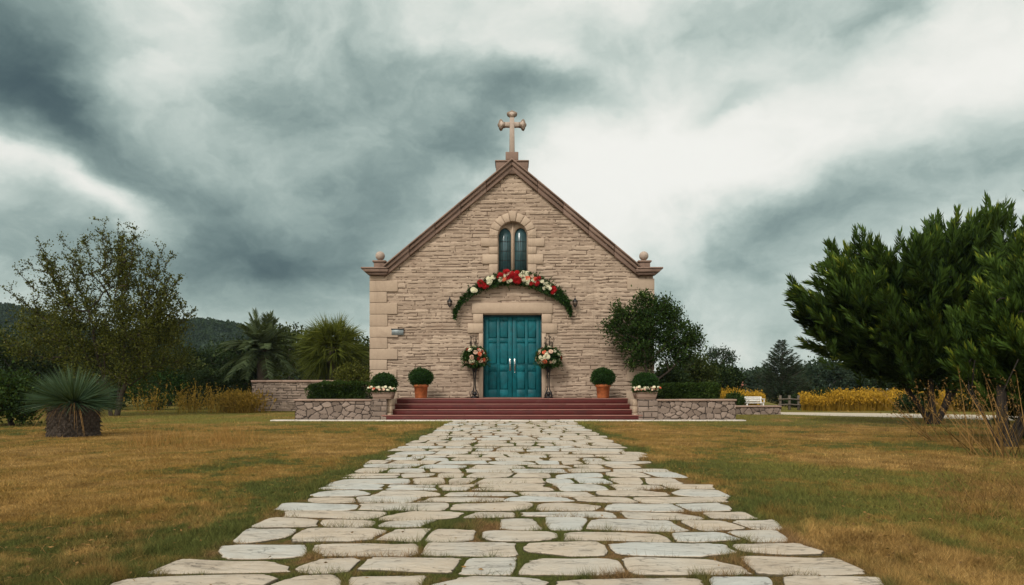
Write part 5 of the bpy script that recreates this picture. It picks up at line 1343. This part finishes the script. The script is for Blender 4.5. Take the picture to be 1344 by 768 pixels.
# ------------------------------------------------------------------ bench, fence, house
D = 25.2; e = empty('garden_bench', (X(990, D), D, 0), 'white bench behind the short low wall right of the church', 'bench', rz=math.radians(-8))
def pb(name, b_, mt='white_paint', par=None): 
    mb = MB()
    for q in b_: box(mb, *q, .008)
    return mb.build(name, MAT[mt], par or e)
pb('seat', [(-.32 + 0, .32, -.2 + .085 * k, -.2 + .075 + .085 * k, .36, .385) for k in range(5)])
pb('backrest', [(-.30, .30, .235, .258, .42 + .065 * k, .475 + .065 * k) for k in range(3)])
for sx in (-1, 1):
    for sy in (-.18, .215): pb('leg', [(sx * .285 - .025, sx * .285 + .025, sy, sy + .045, 0, .358 if sy < 0 else .60)])
    pb('armrest', [(sx * .31 - .03, sx * .31 + .03, -.22, .20, .50, .53), (sx * .31 - .018, sx * .31 + .018, -.2, -.16, .387, .498)])
D = 29; e = empty('rail_fence', (X(1040, D), D, 0), 'low weathered wooden rail fence at the foot of the pointed conifer', 'fence')
mb = MB(); xs_ = [X(px, D) - e.location.x for px in (1024, 1036, 1048, 1060)]
for x_ in xs_:
    m2 = MB(); box(m2, x_ - .045, x_ + .045, -.045, .045, 0, .62, .01); m2.build('post', MAT['wood'], e)
for z in (.22, .45):
    m2 = MB(); tube(m2, [(xs_[0] - .1, -.06, z), (xs_[1], -.065, z + .02), (xs_[2], -.06, z - .01), (xs_[3] + .1, -.065, z + .01)], .03, 6); m2.build('rail', MAT['wood'], e)
D = 82; e = empty('house', (X(980, D), D, 0), 'distant small house with a red brown roof between the trees', 'house')
mb = MB(); box(mb, -1.9, 1.9, -1, 3, 0, 1.25); mb.build('wall', MAT['dressed'], e)
mb = MB(); V = [(-2.1, -1.2, 1.252), (2.1, -1.2, 1.252), (2.1, 3.2, 1.252), (-2.1, 3.2, 1.252), (-1.5, 1, 2.3), (1.5, 1, 2.3)]; mb.add(V, [[0, 1, 5, 4], [3, 2, 1, 0]]); mb.f.append(np.array([[2, 3, 4, 5]])); mb.f.append(np.array([[1, 2, 5], [3, 0, 4]])); mb.build('roof', MAT['rooftile'], e)

# ------------------------------------------------------------------ hills
def hz(x, y):
    ridge = 38 * np.exp(-((x + 245) / 70) ** 2) + 22 * np.exp(-((x + 138) / 38) ** 2) + 8 * np.exp(-((x + 90) / 60) ** 2)
    ridge = ridge + 16 * np.exp(-((x + 420) / 90) ** 2)
    return ridge * np.exp(-((y - 320) / 70) ** 2) + 3 * (fbm(x * .04, y * .04, 4, 3) - .3)
gx = np.linspace(-600, 120, 220); gy = np.linspace(170, 480, 110); GX, GY = np.meshgrid(gx, gy); ZZ = hz(GX, GY)
ed = np.minimum.reduce([sstep(-600, -540, GX), sstep(120, 60, GX), sstep(170, 200, GY), sstep(480, 450, GY)]); ZZ = ZZ * ed - .5 + .6 * ed
ZZ = ZZ + 1.5 * (fbm(GX * .3, GY * .3, 2, 8) - .5) * ed
mb = MB(); nx = len(gx); i = np.arange(len(gy) - 1)[:, None] * nx + np.arange(nx - 1)[None]
mb.add(np.stack([GX, GY, ZZ], -1).reshape(-1, 3), np.stack([i, i + 1, i + nx + 1, i + nx], -1).reshape(-1, 4)); tag(mb.build('hill', MAT['hill'], smooth=True), kind='structure')
rr = R(91); n = 5200; hx = rr.uniform(-330, -40, n); hy = rr.uniform(225, 335, n); hzv = hz(hx, hy); k_ = hzv > 2; hx, hy, hzv = hx[k_], hy[k_], hzv[k_]; n = len(hx)
B = np.stack([hx, hy, hzv], -1); q = np.repeat(np.arange(n), 26); d = nrm(rr.normal(size=(len(q), 3))); d[:, 2] = np.abs(d[:, 2]); sz = rr.uniform(1.3, 2.6, n)[q]
mb = MB(); tn = np.repeat(rr.uniform(.1, .8, n), 26); leaves(mb, B[q] + d * sz[:, None] * np.array([1, 1, 1.1]), d + rr.normal(0, .5, d.shape), 1.2, .9, rr, np.clip(tn + rr.normal(0, .12, len(q)), 0, 1))
tag(mb.build('hill_woods', MAT['far1']), 'dark dense woods covering the far hill', 'woods', kind='stuff')

# ------------------------------------------------------------------ low far woods at both sides of the garden
rr = R(95); mb = MB()
for (pa, pb, n) in ((-900, -90, 70), (1400, 2100, 60)):
    for _ in range(n):
        D_ = rr.uniform(48, 70); xx = X(rr.uniform(pa, pb), D_); hh = rr.uniform(2.6, 5.2); rad_ = rr.uniform(1.6, 3.0); m = 420
        d = nrm(rr.normal(size=(m, 3))); P = np.array([xx, D_, hh * .52]) + d * np.array([rad_, rad_, hh * .5]) * rr.uniform(.6, 1.05, (m, 1)) * (1 + .3 * (fbm(d[:, 0] * 3 + 9, d[:, 2] * 3 + 9, 2, 3)[:, None] - .5))
        leaves(mb, P, d + rr.normal(0, .6, d.shape), rr.uniform(.25, .45, m), .24, rr, np.clip(rr.uniform(.25, .6) + rr.normal(0, .15, m), 0, 1))
tag(mb.build('far_woods', MAT['far1']), 'low dark woods far behind the garden', 'woods', kind='stuff')

# ------------------------------------------------------------------ haze
hzb = MB(); box(hzb, -650, 650, -210, 650, -1.6, 52); hm = bpy.data.materials.new('air'); hm.use_nodes = True; nt = hm.node_tree
nt.nodes.remove(nt.nodes['Principled BSDF']); pv = N(nt, 'ShaderNodeVolumePrincipled', {'Color': (.42, .56, .62, 1), 'Density': .00026, 'Anisotropy': .2}); nt.links.new(pv.outputs[0], nt.nodes['Material Output'].inputs['Volume'])
tag(hzb.build('haze', hm), kind='stuff')
